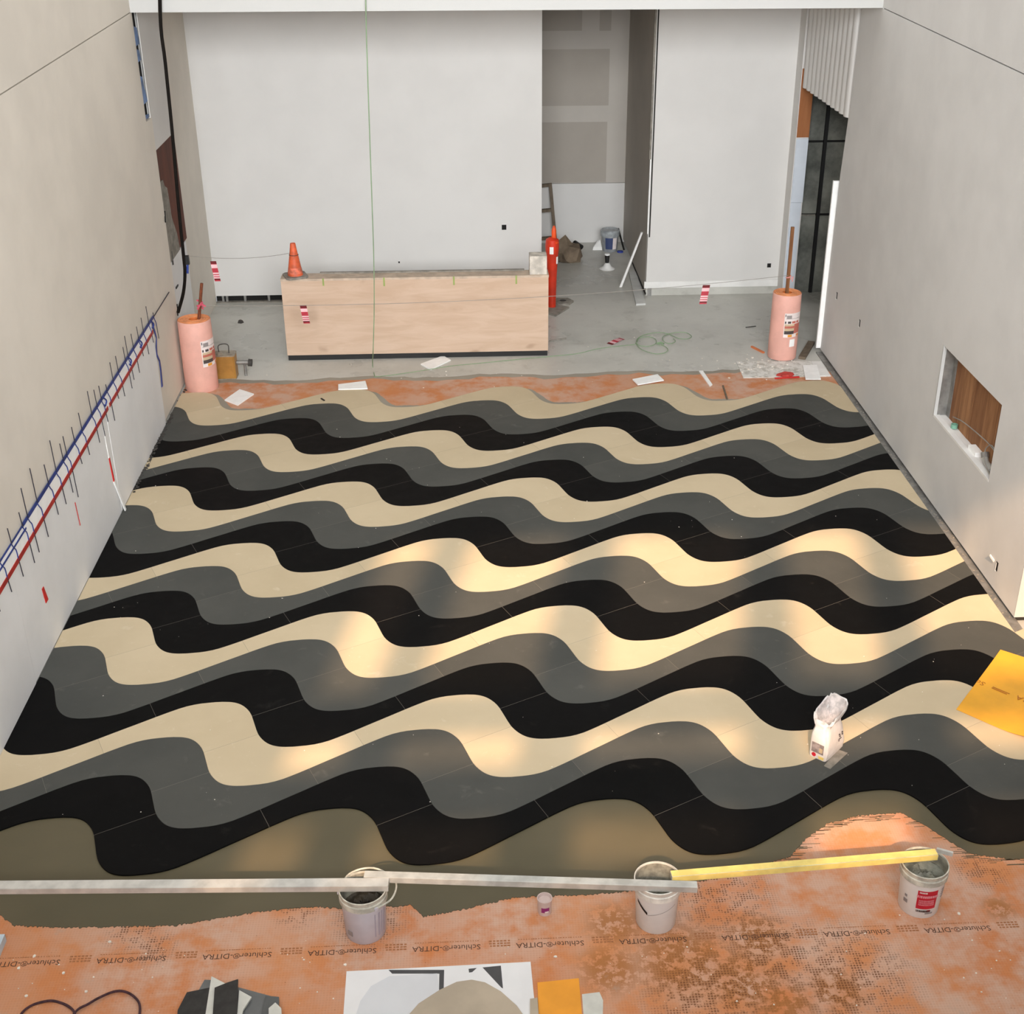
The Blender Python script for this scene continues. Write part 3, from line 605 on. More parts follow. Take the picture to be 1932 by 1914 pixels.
# ------------------------------------------------------------------ half wall, cone, post
hw = thing('half_wall', 'low plywood-faced half wall with a black base in front of the back wall', 'half wall', (-0.71, 17.1, 0))
MB().box(-1.80, 1.81, 0.02, 0.24, 0.0, 1.13).build('core', M_CONC, hw)
MB().box(-1.81, 1.82, -0.008, 0.018, 0.075, 1.135).build('plywood_face', M_PLY, hw)
MB().box(-1.80, 1.81, -0.004, 0.02, 0.0, 0.073).build('base_strip', M_BLK, hw)
MB().box(-1.815, 1.825, -0.006, 0.25, 1.132, 1.165).build('cap', mat('cap_board', (196, 176, 156), 0.7, 0.1, 7), hw)
MB().box(-1.3, 1.5, 0.21, 0.25, 1.165, 1.185).build('rear_lip', M_RUBBER, hw)
for px, l in ((609, .10), (724, .12), (856, .12), (974, .12)):
    q = FY(px, 522, 17.09); MB().box(q.x + 0.71 - 0.011, q.x + 0.71 + 0.011, -0.011, -0.007, 1.168 - l, 1.168).build('green_tape', M_GTAPE, hw)
eb = MB().box(1.565, 1.80, 0.03, 0.24, 1.165, 1.42, 0).build('end_block', mat('plaster_block', (206, 198, 186), 0.8, 0.14, 9), hw)
cn = thing('traffic_cone', 'dirty orange traffic cone standing on the left end of the half wall', 'cone', (-2.33, 17.21, 1.166), 0.35)
MB().prism([(-.15, -.11), (-.11, -.15), (.11, -.15), (.15, -.11), (.15, .11), (.11, .15), (-.11, .15), (-.15, .11)], 0, 0.028).build('base', M_RUBBER, cn)
MB().lathe([(.105, .028), (.10, .04), (.068, .25), (.052, .34), (.037, .45), (.034, .462), (.02, .465), (.02, .44)], n=24).build('body', M_CONE, cn, True)
MB().lathe([(.1005, .055), (.087, .135), (.0875, .136), (.102, .056)], n=24, close=False).build('worn_band', mat('worn_orange', (216, 112, 84), 0.6, 0.2, 14), cn, True)
MB().tube([(.061*math.cos(t*math.pi/8), .061*math.sin(t*math.pi/8), .305) for t in range(17)], .004, 5).build('tied_string', M_RUBBERD, cn)

dp = thing('delineator_post', 'orange-red delineator post with white reflective patches beyond the right end of the half wall', 'post', (1.30, 19.18, 0))
MB().prism([(-.27, -.12), (.03, -.42), (.27, -.03), (-.05, .16)], 0.0, 0.025).build('base', M_RUBBER, dp)
MB().lathe([(.062, .025), (.062, .10), (.072, .5), (.088, .80), (.103, .93), (.105, 1.0), (.098, 1.08), (.05, 1.11), (.03, 1.11)], n=24).build('body', M_POST, dp, True)
MB().lathe([(.036, 1.10), (.036, 1.22), (.026, 1.26), (.01, 1.29)], (.025, 0, 0), 16).build('grip', M_POSTB, dp, True)
MB().patch((0, 0, 0), .100, -1.1, -0.3, .92, 1.06, 8).build('bright_patch', M_POSTB, dp)
MB().patch((0, 0, 0), .1075, -2.0, -1.45, .88, .99, 6).build('reflector', M_FOAM, dp)
MB().patch((0, 0, 0), .098, -0.95, -0.55, .72, .83, 5).build('reflector', M_FOAM, dp)
q = FZ(1062, 571)
hx = thing('rubber_base', 'loose hexagonal grey rubber base behind the orange post', 'base', (q.x, q.y, 0))
MB().lathe([(.17, 0), (.17, .03), (.05, .032), (.05, .02)], n=6).build('plate', M_RUBBER, hx); MB().lathe([(.05, .0325), (.05, .036)], n=12).build('socket', M_RUBBERD, hx)

# ------------------------------------------------------------------ pink rolls
def roll(name, label, loc, r, h, a0, sq):
    t = thing(name, label, 'roll', loc)
    body = MB().lathe([(r - .004, 0), (r, .01), (r + .002, h*.33), (r - .001, h*.36), (r, h*.55), (r - .002, h - .01), (r - .006, h), ], n=40, close=False).build('outer_wrap', M_PINK, t, True)
    e = MB(); 
    prof = []
    for k in range(9):
        rr = r - .006 - k*(r - .073)/8; prof += [(rr, h - (.001 if k % 2 else .006)), (rr - .006, h - (.006 if k % 2 else .001))]
    prof += [(.062, h), (.062, h - .30), (.0, h - .30)]
    e.lathe(prof, n=36, close=False, mis=[0]*(len(prof) - 3) + [1, 1]).build('rolled_end', [M_CORE, M_CORED], t)
    lb = MB().patch((0, 0, 0), r + .001, a0, a0 + 1.35, h*.37, h*.74, 14, 0).build('label', M_LABW, t)
    g = lambda z0, z1, b0, b1, m: MB().patch((0, 0, 0), r + .0027, a0 + b0, a0 + b1, h*z0, h*z1, 8).build('label_print', m, lb)
    g(.66, .71, .15, .5, M_LABG); g(.655, .66, .1, 1.25, M_LABG); g(.69, .725, .05, .10, M_LABD)
    for b0, b1 in ((.05, .14), (.25, .48), (.55, .85), (.92, 1.15)): g(.585, .618, b0, b1, M_LABD if b0 < .5 else M_LABR)
    g(.545, .575, .05, .75, M_LABS); g(.51, .545, .05, .75, M_LABR); g(.47, .51, .05, .75, M_LABS); g(.42, .47, .05, .75, M_LABD)
    g(.425, .575, .76, 1.33, M_LABR); g(.375, .413, .32, .62, M_LABO); g(.375, .413, 1.0, 1.33, M_CORE)
    if sq: MB().patch((0, 0, 0), r + .001, a0 + .5, a0 + .92, h*.22, h*.335, 6).build('sticker', M_FOAM, t)
    return t
roll('membrane_roll', 'pink roll of membrane with printed label standing near the left wall corner', (-3.535, 16.14, 0.003), .213, .95, -1.15, False)
roll('membrane_roll', 'pink roll of membrane with printed label standing on a white board by the right wall', (4.375, 16.86, 0.012), .197, .93, -1.85, True)
rd = thing('rod', 'rusty brown rod with pink ribbon sticking up out of the left pink roll', 'rod', (-3.51, 16.14, 0.655))
MB().tube([(0, 0, 0), (.035, 0, .26), (.13, .01, .765)], .020, 8).build('shaft', M_ROD, rd)
MB().tube([(.075 + .034*math.cos(t), .034*math.sin(t), .43 + .012*t) for t in [k*.7 for k in range(14)]], .012, 6).tube([(.09, -.03, .50), (.15, -.05, .48), (.11, -.06, .53), (.05, -.05, .44)], .012, 5).build('ribbon', mat('pink_ribbon', (214, 92, 112), .6), rd)
sk = thing('stake', 'brown wooden stake with pink ribbon sticking up out of the right pink roll', 'stake', (4.37, 16.86, 0.70))
MB().bar((0.0, 0, 0), (0.0, .02, 1.14), .044, .03, (0, 1, 0)).build('shaft', M_STICK, sk)
MB().tube([(.03*math.cos(t), .03*math.sin(t), .42 + .008*t) for t in [k*.7 for k in range(12)]], .009, 6).tube([(.02, -.03, .43), (.055, -.03, .47), (.05, -.03, .40)], .008, 5).build('ribbon', mat('pale_pink_ribbon', (226, 150, 142), .6), sk)

# strings and danger tags
a, b = FY(380, 577, 16.13), FY(1487, 520, 16.84)
pts = [a.lerp(b, t/30) + Vector((0, 0, -0.22*4*(t/30)*(1 - t/30)*0.55)) for t in range(31)]
for p in pts: p.y = min(p.y, 16.86)
tag(MB().tube(pts, .0035, 5).build('string_line', M_STRING), 'thin string stretched from the left roll rod past the half wall to the right stake', 'string')
a, b = FY(356, 483, 15.95), FY(546, 478, 17.17)
sag = [a.lerp(b, t/12) + Vector((0, 0, -0.05*4*(t/12)*(1 - t/12))) for t in range(13)]
tag(MB().tube(sag, .0035, 5).build('string_line', M_STRING), 'thin string stretched from the hanging black cable to the traffic cone', 'string')
def dtag(label, loc, w_, h, tilt, bend, flat=None, rz=0.0):
    t = thing('danger_tag', label, 'tag', loc)
    rows = [(.0, .14, 3), (.14, .16, 2), (.16, .34, 1), (.34, .40, 0), (.40, .52, 2), (.52, .56, 0), (.56, .64, 1), (.64, .68, 0), (.68, .75, 1), (.75, .79, 0), (.79, .86, 1), (.86, .94, 3), (.94, 1.0, 2)]
    mb = MB()
    for r0, r1, mi in rows:
        def pt(x, r, k):
            if flat is None: return (x*w_ + tilt*r*h, -bend*r*r + k, -r*h)
            return ((x*w_)*math.cos(rz) - (r*h)*math.sin(rz) , (x*w_)*math.sin(rz) + (r*h)*math.cos(rz), .002 + k + .008*math.sin(r*3))
        low = [pt(-.5, r1, 0), pt(.5, r1, 0), pt(.5, r1, .002), pt(-.5, r1, .002)]; up_ = [pt(-.5, r0, 0), pt(.5, r0, 0), pt(.5, r0, .002), pt(-.5, r0, .002)]
        mb.hexa(low, up_, mi)
    mb.build('sheet', [M_TAGR, M_TAGW, M_TAGR, M_MAROON], t); return t
q = FY(402, 493, 16.2); dtag('red and white danger tag hanging from the string left of the traffic cone', q, .075, .27, .10, -.02)
q = FY(572, 577, 16.25); dtag('red and white danger tag hanging in front of the plywood half wall', q, .085, .25, .10, -.02)
q = FY(1333, 538, 16.73); dtag('red and white danger tag hanging from the string in front of the right back wall', q, .10, .26, -.14, .02)
q = FZ(1150, 650); dtag('red and white danger tag lying flat on the concrete floor beside the green coil', (q.x, q.y, 0.001), .10, .30, 0, 0, True, -1.1 + .35)

# green cord: hanging, trailing and coiled
g1 = [FY(690, -200, 15.88), FY(690, 0, 15.88), FY(694, 150, 15.9), FY(699, 300, 15.95), FY(705, 480, 16.1), FY(706, 580, 16.25), FY(704, 660, 16.33)]
g2 = [FZ(703, 690, .02), FZ(707, 711, .008), FZ(730, 709, .008), FZ(770, 703.5, .008), FZ(800, 699, .024), FZ(850, 691, .024), FZ(900, 686, .008), FZ(1000, 676, .008), FZ(1085, 668, .008), FZ(1130, 658, .008), FZ(1198, 650, .008)]
K = lambda l: [FZ(1120 + x/9.66, 600 + y/9.66, .008 + .004*(i % 3)) for i, (x, y) in enumerate(l)]
g3 = K([(800, 440), (830, 370), (980, 345), (1100, 370), (1145, 430), (1100, 490), (960, 520), (830, 500), (775, 440), (850, 340), (1050, 280), (1250, 270), (1380, 300), (1490, 350)])
g4 = K([(1490, 350), (1560, 375), (1700, 385), (1785, 340), (1700, 275), (1560, 262), (1380, 290), (1270, 340), (1260, 400), (1320, 455), (1420, 465), (1490, 425), (1450, 380)])
g5 = K([(765, 460), (850, 560), (980, 620), (1130, 655), (1280, 640), (1355, 585), (1300, 520), (1190, 485), (1130, 465)])
gc = thing('green_cord', 'thin green cord hanging from above, trailing across the concrete and ending in a coil', 'cord', (0, 0, 0))
MB().tube(spline(g1 + g2[:2], 5), .0065, 6).build('hanging_length', M_GREEN, gc); MB().tube(spline(g2[1:], 5), .0045, 6).build('trailing_length', M_GREEN, gc)
for g in (g3, g4, g5): MB().tube(spline(g, 5), .005, 6).build('loop', M_GREEN, gc)
q = FZ(1240, 648, .01); MB().tube([q, q + Vector((.05, 0, .01)), q + Vector((.09, -.03, 0))], .014, 6).build('knot', M_GREEN, gc)

# amber can beside the left roll
cn2 = thing('metal_can', 'amber rectangular metal can with wire handle behind the left pink roll', 'can', (-3.27, 16.52, 0))
rr = [(-.14, -.09), (-.12, -.105), (.12, -.105), (.14, -.09), (.14, .09), (.12, .105), (-.12, .105), (-.14, .09)]
MB().prism(rr, .006, .325).build('body', M_CAN, cn2); MB().prism([(x*1.03, y*1.03) for x, y in rr], .0, .012).prism([(x*1.03, y*1.03) for x, y in rr], .32, .335).build('rim', M_CANT, cn2)
MB().prism([(x*.95, y*.93) for x, y in rr], .328, .337).build('top', M_CANT, cn2)
MB().tube(spline([(-.07, 0, .337), (-.07, .02, .44), (.05, .02, .45), (.06, 0, .337)], 5), .007, 6).build('handle', M_RUBBERD, cn2)
MB().lathe([(.035, .337), (.035, .36), (.0, .36)], (-.06, -.05, 0), 14).build('screw_cap', M_CANT, cn2)
pp = thing('pipe_stub', 'short grey metal pipe fitting lying on the concrete right of the amber can', 'pipe', (-3.0, 16.56, 0))
MB().tube([(-.125, -.01, .19), (.03, -.02, .19)], .032, 12).build('barrel', M_GALV, pp); MB().tube([(.03, -.02, .19), (.08, -.02, .185)], .05, 12).build('collar', M_RUBBERD, pp)
MB().tube([(-.02, -.015, .0), (-.02, -.015, .19)], .02, 8).build('foot', M_GALV, pp)

# ------------------------------------------------------------------ sheets and scraps along the far strip
def slab(name, label, cat, px, z0, th, m, z=0.0):
    P = [FZ(x, y, z) for x, y in px]; c = sum(P, Vector())/len(P)
    o = MB().prism([(p.x - c.x, p.y - c.y) for p in P], 0, th).build(name, m, None, False, (c.x, c.y, z0)); return tag(o, label, cat)
gp = 'white sheets along the far edge of the tiles'
for lab, px, z0 in (('white foam sheet lying nearest the left pink roll', [(424, 757), (452.4, 737), (479, 745.5), (449, 766.5)], .0035),
               ('white foam sheet lying on the tile edge below the green cord', [(638.5, 730), (689.7, 723.5), (694, 737.7), (638.5, 739)], .0205),
               ('white foam sheet lying on the concrete just in front of the half wall', [(793.7, 688.5), (835.9, 673), (850.6, 681), (812.6, 698.8)], .0005),
               ('white foam sheet lying on the tile edge below the green coil', [(1193.2, 720.2), (1240.4, 710.9), (1252.2, 721.7), (1203.1, 730.1)], .0205)):
    slab('foam_sheet', lab, 'sheet', px, z0, .016, M_FOAM)['group'] = gp
slab('foam_strip', 'narrow white strip lying at an angle on the far orange strip', 'strip', [(1318.6, 702), (1326, 702), (1344, 728), (1339, 731)], .0035, .016, M_FOAM)
slab('white_board', 'long white board spattered with grey mortar under the right pink roll', 'board', [(1389, 683.3), (1549.5, 683.3), (1568, 711.3), (1402.5, 714.4)], .0034, .0085, M_DIRTY)
slab('foam_sheet', 'white square sheet lying on the spattered board beside the red cloth', 'sheet', [(1514.3, 693), (1541, 692.6), (1548.4, 719.5), (1519.5, 719.5)], .0205, .012, M_FOAM)
slab('clean_panel', 'clean white panel lying on the right end of the spattered board', 'panel', [(1530, 684), (1549, 684), (1567, 711), (1545, 711)], .0122, .006, M_BOARD)
q = FZ(1488, 709)
def crumple(name, label, cat, loc, sx, sy, sz, m, seed, sub=3, flat=0.25):
    rnd = random.Random(seed); bm = bmesh.new(); bmesh.ops.create_icosphere(bm, subdivisions=sub, radius=1.0)
    dirs = [(Vector((rnd.uniform(-1, 1), rnd.uniform(-1, 1), rnd.uniform(-.4, 1))).normalized(), rnd.uniform(-.35, .35)) for _ in range(26)]
    for v in bm.verts:
        d = v.co.normalized(); k = 1.0
        for dd, aa in dirs: k += aa*max(0, d.dot(dd) - 0.72)*2.2
        k += rnd.uniform(-flat, flat)*.45 + .10*math.sin(d.x*9 + seed)*math.cos(d.y*8 - d.z*7)
        v.co = Vector((d.x*k*sx, d.y*k*sy, max(-0.12*sz, d.z*k*sz) + .12*sz))
    me = bpy.data.meshes.new(name); bm.to_mesh(me); bm.free(); me.materials.append(m)
    o = bpy.data.objects.new(name, me); C.objects.link(o); o.location = loc; return tag(o, label, cat)
crumple('red_cloth', 'crumpled red cloth on the front edge of the spattered board', 'cloth', (q.x - .05, q.y - .02, .0125), .12, .07, .022, M_CLOTH, 3)
tag(MB().bar(FZ(1462, 714, .02), FZ(1508, 711.5, .02), .03, .012).build('red_strip', M_REDB), 'thin red strip along the front edge of the spattered board', 'strip')
a, b = FZ(1513, 676, .02), FZ(1531, 646, .02)
tag(MB().bar(a, b, .095, .038).build('wood_offcut', M_OLD), 'brown wood offcut lying between the right pink roll and the right wall', 'offcut')
tag(MB().bar(FZ(1418, 654, .012), FZ(1441, 665.5, .012), .03, .022).build('orange_stick', mat('orange_stick', (206, 118, 70), .6)), 'short orange stick lying on the concrete left of the right pink roll', 'stick')
tag(MB().bar(FZ(1407, 618, .008), FZ(1426, 615.5, .008), .012, .01).build('dark_twig', M_RUBBERD), 'thin dark scrap on the concrete in front of the right back wall', 'scrap')
tag(MB().bar(FZ(1364, 728, .012), FZ(1372, 754, .012), .022, .014).build('wood_sliver', M_OLD), 'thin brown wood sliver bridging the gap at the far tile edge', 'sliver')
tag(MB().bar(FZ(606, 752, .026), FZ(612, 756, .026), .02, .01).build('dark_chip', M_BLK), 'small black chip on the first cream band below a foam sheet', 'chip')
tag(MB().bar(FZ(1037, 643, .01), FZ(1068, 639, .01), .02, .014).build('pale_stick', M_RUBBER), 'thin grey stick on the concrete right of the half wall', 'stick')
tag(MB().lathe([(.05, 0), (.035, .035), (.0, .05)], n=5).build('concrete_chip', M_RUBBERD, None, False, tuple(FZ(454, 609))), 'small dark chip on the concrete left of the half wall', 'chip')

# ------------------------------------------------------------------ alcove things
bk = thing('lidded_bucket', 'grey bucket wrapped in plastic with blue label standing in the alcove', 'bucket', (2.53, 22.30, 0))
MB().lathe([(.125, 0), (.13, .01), (.15, .27), (.155, .29)], n=28).build('body', M_GREYB, bk, True)
MB().lathe([(.165, .27), (.17, .30), (.168, .37), (.15, .385), (.13, .372), (.05, .365), (0, .37)], n=28, close=False).build('plastic_cover', mat('grey_plastic_film', (168, 172, 174), .35, .15, 12), bk, True)
lb = MB().patch((0, 0, 0), .146, -2.2, -1.35, .06, .26, 8, taper=.07).build('label', mat('blue_label', (58, 70, 110), .5), bk)
MB().patch((0, 0, 0), .148, -1.33, -.85, .06, .26, 6, taper=.07).build('label', M_LABW, bk)
MB().patch((0, 0, 0), .149, -2.0, -1.5, .12, .14, 6, taper=.07).build('label_print', M_LABW, lb)
q = FZ(1170, 476); tag(MB().lathe([(.055, 0), (.055, .02), (.045, .026)], n=20).build('blue_lid', M_BLUEP, None, True, (q.x, q.y, 0)), 'small round blue lid on the floor in front of the lidded bucket', 'lid')
q = FZ(1127, 470); tag(MB().hexa([(-.09, -.07, 0), (.10, -.07, 0), (.10, .09, 0), (-.05, .09, 0)], [(-.08, -.06, .05), (.06, -.06, .06), (.05, .02, .16), (-.0, .03, .14)]).build('white_wedge', M_BOARD, None, False, (q.x, q.y, 0)), 'white wedge-shaped offcut left of the lidded bucket', 'offcut')
tag(MB().bar((2.70, 22.55, .33), (2.78, 22.25, .02), .03, .012).build('black_bar', M_BLK), 'thin black bar leaning between the lidded bucket and the alcove wall', 'bar')
dish = tag(MB().lathe([(.12, 0), (.135, .012), (.12, .022), (.07, .05), (.045, .10), (.03, .112)], n=28).build('white_dish', M_BOARD, None, True, (2.37, 21.18, 0)), 'white upturned dish on the alcove floor under the coffee cup', 'dish')
cup = thing('coffee_cup', 'black paper coffee cup with white lid standing on the white upturned dish', 'cup', (2.365, 21.18, .112))
MB().lathe([(.03, 0), (.042, .135)], n=20).build('sleeve', M_BLK, cup, True); MB().lathe([(.044, .132), (.045, .15), (.038, .158), (.0, .155)], n=20, close=False).build('lid', M_FOAM, cup, True)
crumple('paper_heap', 'crumpled heap of brown paper on the alcove floor behind the orange post', 'paper', (1.70, 21.75, 0), .34, .26, .36, M_PAPER, 11, 2, .55)
a = FY(1084, 458, 22.1); b = FY(1097, 467, 21.95)
tag(MB().tube([a, a.lerp(b, .5), b], .045, 10).build('black_roll', M_BLK), 'short black roll resting against the brown paper heap', 'roll')
lad = thing('wooden_ladder', 'weathered wooden ladder leaning in the left corner of the alcove', 'ladder', (1.25, 22.55, 0))
MB().bar((.34, -.15, 0), (.25, .2, 1.10), .055, .05, (0, 1, 0)).build('stile', M_OLD, lad); MB().bar((-.28, -.15, 0), (-.30, .2, 1.10), .055, .05, (0, 1, 0)).build('stile', M_OLD, lad)
for z, y in ((1.07, .19), (.66, .06), (.2, -.08)): MB().bar((-.3, y, z - .05), (.27, y, z), .07, .05, (0, 0, 1)).build('rail', M_OLD, lad)
a = FZ(1171, 542); b = FX(1205, 426, 2.80)
tag(MB().hexa([(a.x - .02, a.y, .0), (a.x + .02, a.y, .0), (a.x + .02, a.y + .05, .0), (a.x - .02, a.y + .05, .0)], [(2.785, a.y, b.z), (2.815, a.y, b.z), (2.815, a.y + .05, b.z), (2.785, a.y + .05, b.z)]).build('leaning_board', M_BOARD), 'white board leaning against the right wall of the alcove', 'board')
slab('white_plank', 'pale plank lying on the floor along the right wall of the alcove', 'plank', [(1186, 515), (1200, 515), (1218, 576), (1200, 577)], .0005, .03, M_GALV if False else mat('pale_plank', (200, 200, 196), .6, .05, 5))

# ------------------------------------------------------------------ niche contents on the right wall
a = FX(1797, 795, XR + .09)
tag(MB().lathe([(.035, 0), (.035, .045), (.022, .045), (.022, .0)], n=20, close=False).build('tape_roll', M_GCAP, None, True, (XR + .09, 12.16, nz0 + .005)), 'green tape roll sitting on the niche sill in the right wall', 'tape roll')
wbx = tag(MB().box(-.04, .035, -.10, .10, 0, .05).build('white_box', M_FOAM, None, False, (XR + .095, 11.55, nz0 - .003)), 'small white box lying on the niche sill in the right wall', 'box')
pc = thing('pipe_elbow', 'grey plastic pipe elbow at the near end of the wall niche', 'pipe', (XR + .09, 11.22, nz0))
MB().tube(spline([(0, -.14, .03), (0, -.05, .03), (0, .03, .035), (0, .08, .08)], 4), .030, 12).build('pipe', mat('grey_pipe', (178, 176, 170), .4), pc); MB().tube([(0, .07, .07), (0, .10, .11)], .038, 12).build('collar', M_GALV, pc)
wi = [(XR + .12, 12.3, nz0 + .07), (XR + .08, 11.95, nz0 + .17), (XR + .07, 11.6, nz0 + .22), (XR + .06, 11.2, nz0 + .26), (XR + .03, 10.93, nz0 + .28)]
tag(MB().tube(spline(wi, 6), .006, 6).build('grey_wire', M_STRING), 'grey wire looping across the planks inside the wall niche', 'wire')
wi = [(XR + .03, 10.94, nz0 + .30), (XR + .05, 11.12, nz0 + .28), (XR + .06, 11.25, nz0 + .17), (XR + .05, 11.18, nz0 + .06), (XR + .04, 11.0, nz0 + .015)]
tag(MB().tube(spline(wi, 6), .006, 6).build('grey_wire', M_STRING), 'grey wire curling down to the near sill corner of the wall niche', 'wire')
crumple('rubble', 'small grey lump of rubble behind the pipe elbow in the wall niche', 'rubble', (XR + .10, 11.03, nz0), .03, .05, .05, M_RUBBER, 5, 2)

# ------------------------------------------------------------------ buckets, straightedges
def bucket(label, loc, mbody, mcont, level, rimm, handle):
    t = thing('mortar_bucket', label, 'bucket', loc)
    MB().lathe([(.128, 0), (.132, .008), (.146, .29), (.158, .295), (.158, .335), (.153, .34), (.153, .36), (.156, .365), (.156, .372), (.149, .374), (.148, .36), (.133, .03), (0, .03)], n=36, close=False, mis=[0, 0, 0, 1, 1, 1, 1, 1, 1, 1, 2, 2]).build('shell', [mbody, rimm, mat('smeared_inside', (150, 146, 132), .7, .2, 14)], t, True)
    rnd = random.Random(int(loc[0]*100)); prof = MB(); vs = []; fs = []; nr, na = 7, 28
    for i in range(nr + 1):
        for k in range(na):
            r = (.1335 + .0135*(level - .03)/.33)*i/nr; a = 2*math.pi*k/na; vs.append((r*math.cos(a), r*math.sin(a), level + (0.014*math.sin(a*2 + i) + rnd.uniform(-.01, .012))*(1 if i < nr else .3)))
    for i in range(nr):
        for k in range(na): fs.append((i*na + k, i*na + (k + 1) % na, (i + 1)*na + (k + 1) % na, (i + 1)*na + k))
    MB().add(vs, fs).build('mortar_fill', mcont, t, True)
    if handle:
        MB().tube(spline(handle, 6), .0065, 6).build('handle', M_RIM, t)
        for p in (handle[0], handle[-1]): MB().tube([p, (p[0]*1.06, p[1]*1.06, p[2])], .014, 8).build('handle_lug', mbody, t)
    return t
b1 = bucket('milky bucket with dark residue and a hanging wire handle under the left straightedge ends', (-.775, 6.375, .003), M_BUCK1, M_MIXD, .22, M_RIM, [(-.158, .02, .32), (-.10, .16, .345), (.06, .19, .36), (.205, .08, .345), (.19, -.05, .32), (.09, -.135, .315)])
b2 = bucket('white bucket half full of grey mortar in the middle under two straightedges', (1.15, 6.36, .003), M_WHITE, M_MIX, .22, mat('white_rim', (226, 222, 212), .6, .1, 14), None)
b3 = bucket('white bucket with a red printed label full of grey mortar at the right', (2.945, 6.405, .003), M_WHITE, M_MIX, .27, M_RIM, None)
# prints
MB().patch((0, 0, 0), .1405, -2.75, -2.35, .225, .262, 6, taper=.05).build('print_mark', M_LABG, b1)
MB().patch((0, 0, 0), .1365, -2.45, -2.15, .06, .10, 6, taper=.05).build('print_mark', M_LABG, b1)
for a0, w_ in ((-1.02, .05), (-.82, .10), (-.62, .06), (-.45, .1)): MB().patch((0, 0, 0), .1345, a0, a0 + w_, .05, .25, 4, taper=.05).build('print_lines', mat('faint_print', (170, 164, 178), .5), b1)
lbl = MB(); nseg = 14
vs = []; a0, a1 = -2.75, -2.15
for k in range(nseg + 1):
    a = a0 + (a1 - a0)*k/nseg; zc = .245 - .07*k/nseg
    for dz in (-.012, .012): r = .1325 + .0485*(zc + dz) + .0016; vs.append((r*math.cos(a), r*math.sin(a), zc + dz))
lbl.add(vs, [(2*k, 2*k + 2, 2*k + 3, 2*k + 1) for k in range(nseg)]).build('black_print_bar', M_BLK, b2)
vs = []
for k in range(nseg + 1):
    a = -2.12 + 1.35*k/nseg; zc = .165 + .07*k/nseg
    for dz in (-.002, .002): r = .1325 + .0485*(zc + dz) + .0016; vs.append((r*math.cos(a), r*math.sin(a), zc + dz))
MB().add(vs, [(2*k, 2*k + 2, 2*k + 3, 2*k + 1) for k in range(nseg)]).build('thin_print_line', M_LABG, b2)
rl = MB().patch((0, 0, 0), .1365, -2.08, -1.12, .09, .25, 12, taper=.047).build('red_label', M_LABRED, b3)
def dash(par, z0, z1, A0, A1, m, cnt, seed, base=.1322):
    rnd = random.Random(seed); mb = MB(); a = A0
    while a < A1 - .02:
        l = rnd.uniform(.03, .09)*(A1 - A0); e = min(A1, a + l); mb.patch((0, 0, 0), base + .047*z0 + .0016, a, e, z0, z1, 4, taper=.047); a = e + rnd.uniform(.01, .02)*(A1 - A0)*1.5
    return mb.build('print_mark', m, par)
dash(rl, .232, .243, -2.0, -1.65, M_LABW, 5, 1, .1342); dash(rl, .192, .212, -2.1, -1.1, M_LABPK, 9, 2, .1342)
for i, z in enumerate((.165, .152, .139, .126)): dash(rl, z, z + .006, -1.98, -1.25, M_LABPK, 8, 10 + i, .1342)
dash(b3, .062, .078, -2.05, -1.35, M_LABD, 8, 21); dash(b3, .045, .058, -1.6, -1.2, M_LABG, 5, 22)
MB().patch((0, 0, 0), .1355, -1.52, -1.36, .062, .080, 4, taper=.047).build('red_emblem', M_REDB, b3)
for z in (.19, .21, .23, .165): dash(b3, z, z + .008, -.85, -.5, M_LABG, 4, int(z*1000))
dash(b3, .10, .13, -2.75, -2.5, M_LABG, 2, 31); dash(b3, .15, .17, -2.7, -2.55, M_LABG, 2, 32)

def beam(name, label, p, q, w_, h, m, endm, cat='straightedge'):
    t = thing(name, label, cat, tuple((Vector(p) + Vector(q))/2))
    o = Vector(t.location); a, b = Vector(p) - o, Vector(q) - o; d = (b - a).normalized()
    mb = MB().bar(a, b, w_, h).build('bar', m, t)
    for e, s in ((a, 1), (b, -1)): MB().bar(e - d*.002*s, e + d*.004*s, w_*.97, h*.97).build('end_cap', endm, t)
    sd = d.cross(Vector((0, 0, 1))).normalized()
    MB().bar(a + sd*(w_/2 - .004) + Vector((0, 0, h/2)), b + sd*(w_/2 - .004) + Vector((0, 0, h/2)), .004, .002).build('ridge', endm, t)
    return t
zt = .3775 + .0215
beam('straightedge', 'pale aluminium straightedge running off the left edge onto the milky bucket', (-3.6, 6.50, zt), (-.607, 6.368, zt), .078, .043, M_ALU, M_ALU2)
beam('straightedge', 'grey aluminium straightedge spanning from the milky bucket to the middle bucket', (-.765, 6.452, zt), (1.385, 6.238, zt), .060, .043, M_ALU2, M_ALU)
yb_ = beam('straightedge', 'yellow straightedge spanning from the middle bucket to the red-labelled bucket', (1.235, 6.342, zt), (3.03, 6.452, zt), .062, .043, M_YBAR, M_RIM)
tag(MB().bar((3.05, 6.50, .395), (3.145, 6.452, .395), .018, .03).build('putty_knife', M_ALU), 'short bright putty knife resting on the rim of the red-labelled bucket', 'putty knife')
j = thing('plastic_cup', 'small cloudy plastic cup with a purple label on the membrane edge', 'cup', (.415, 6.475, .003))
MB().lathe([(.044, 0), (.046, .01), (.049, .115), (.052, .118), (.052, .126), (.047, .126), (.045, .10), (0, .10)], n=24, close=False).build('body', M_CLEAR, j, True)
MB().patch((0, 0, 0), .0475, -2.1, -.95, .035, .075, 8, taper=.02).build('label', M_PURP, j); MB().patch((0, 0, 0), .049, -1.6, -1.05, .037, .047, 5, taper=.02).build('label_print', M_LABW, j)

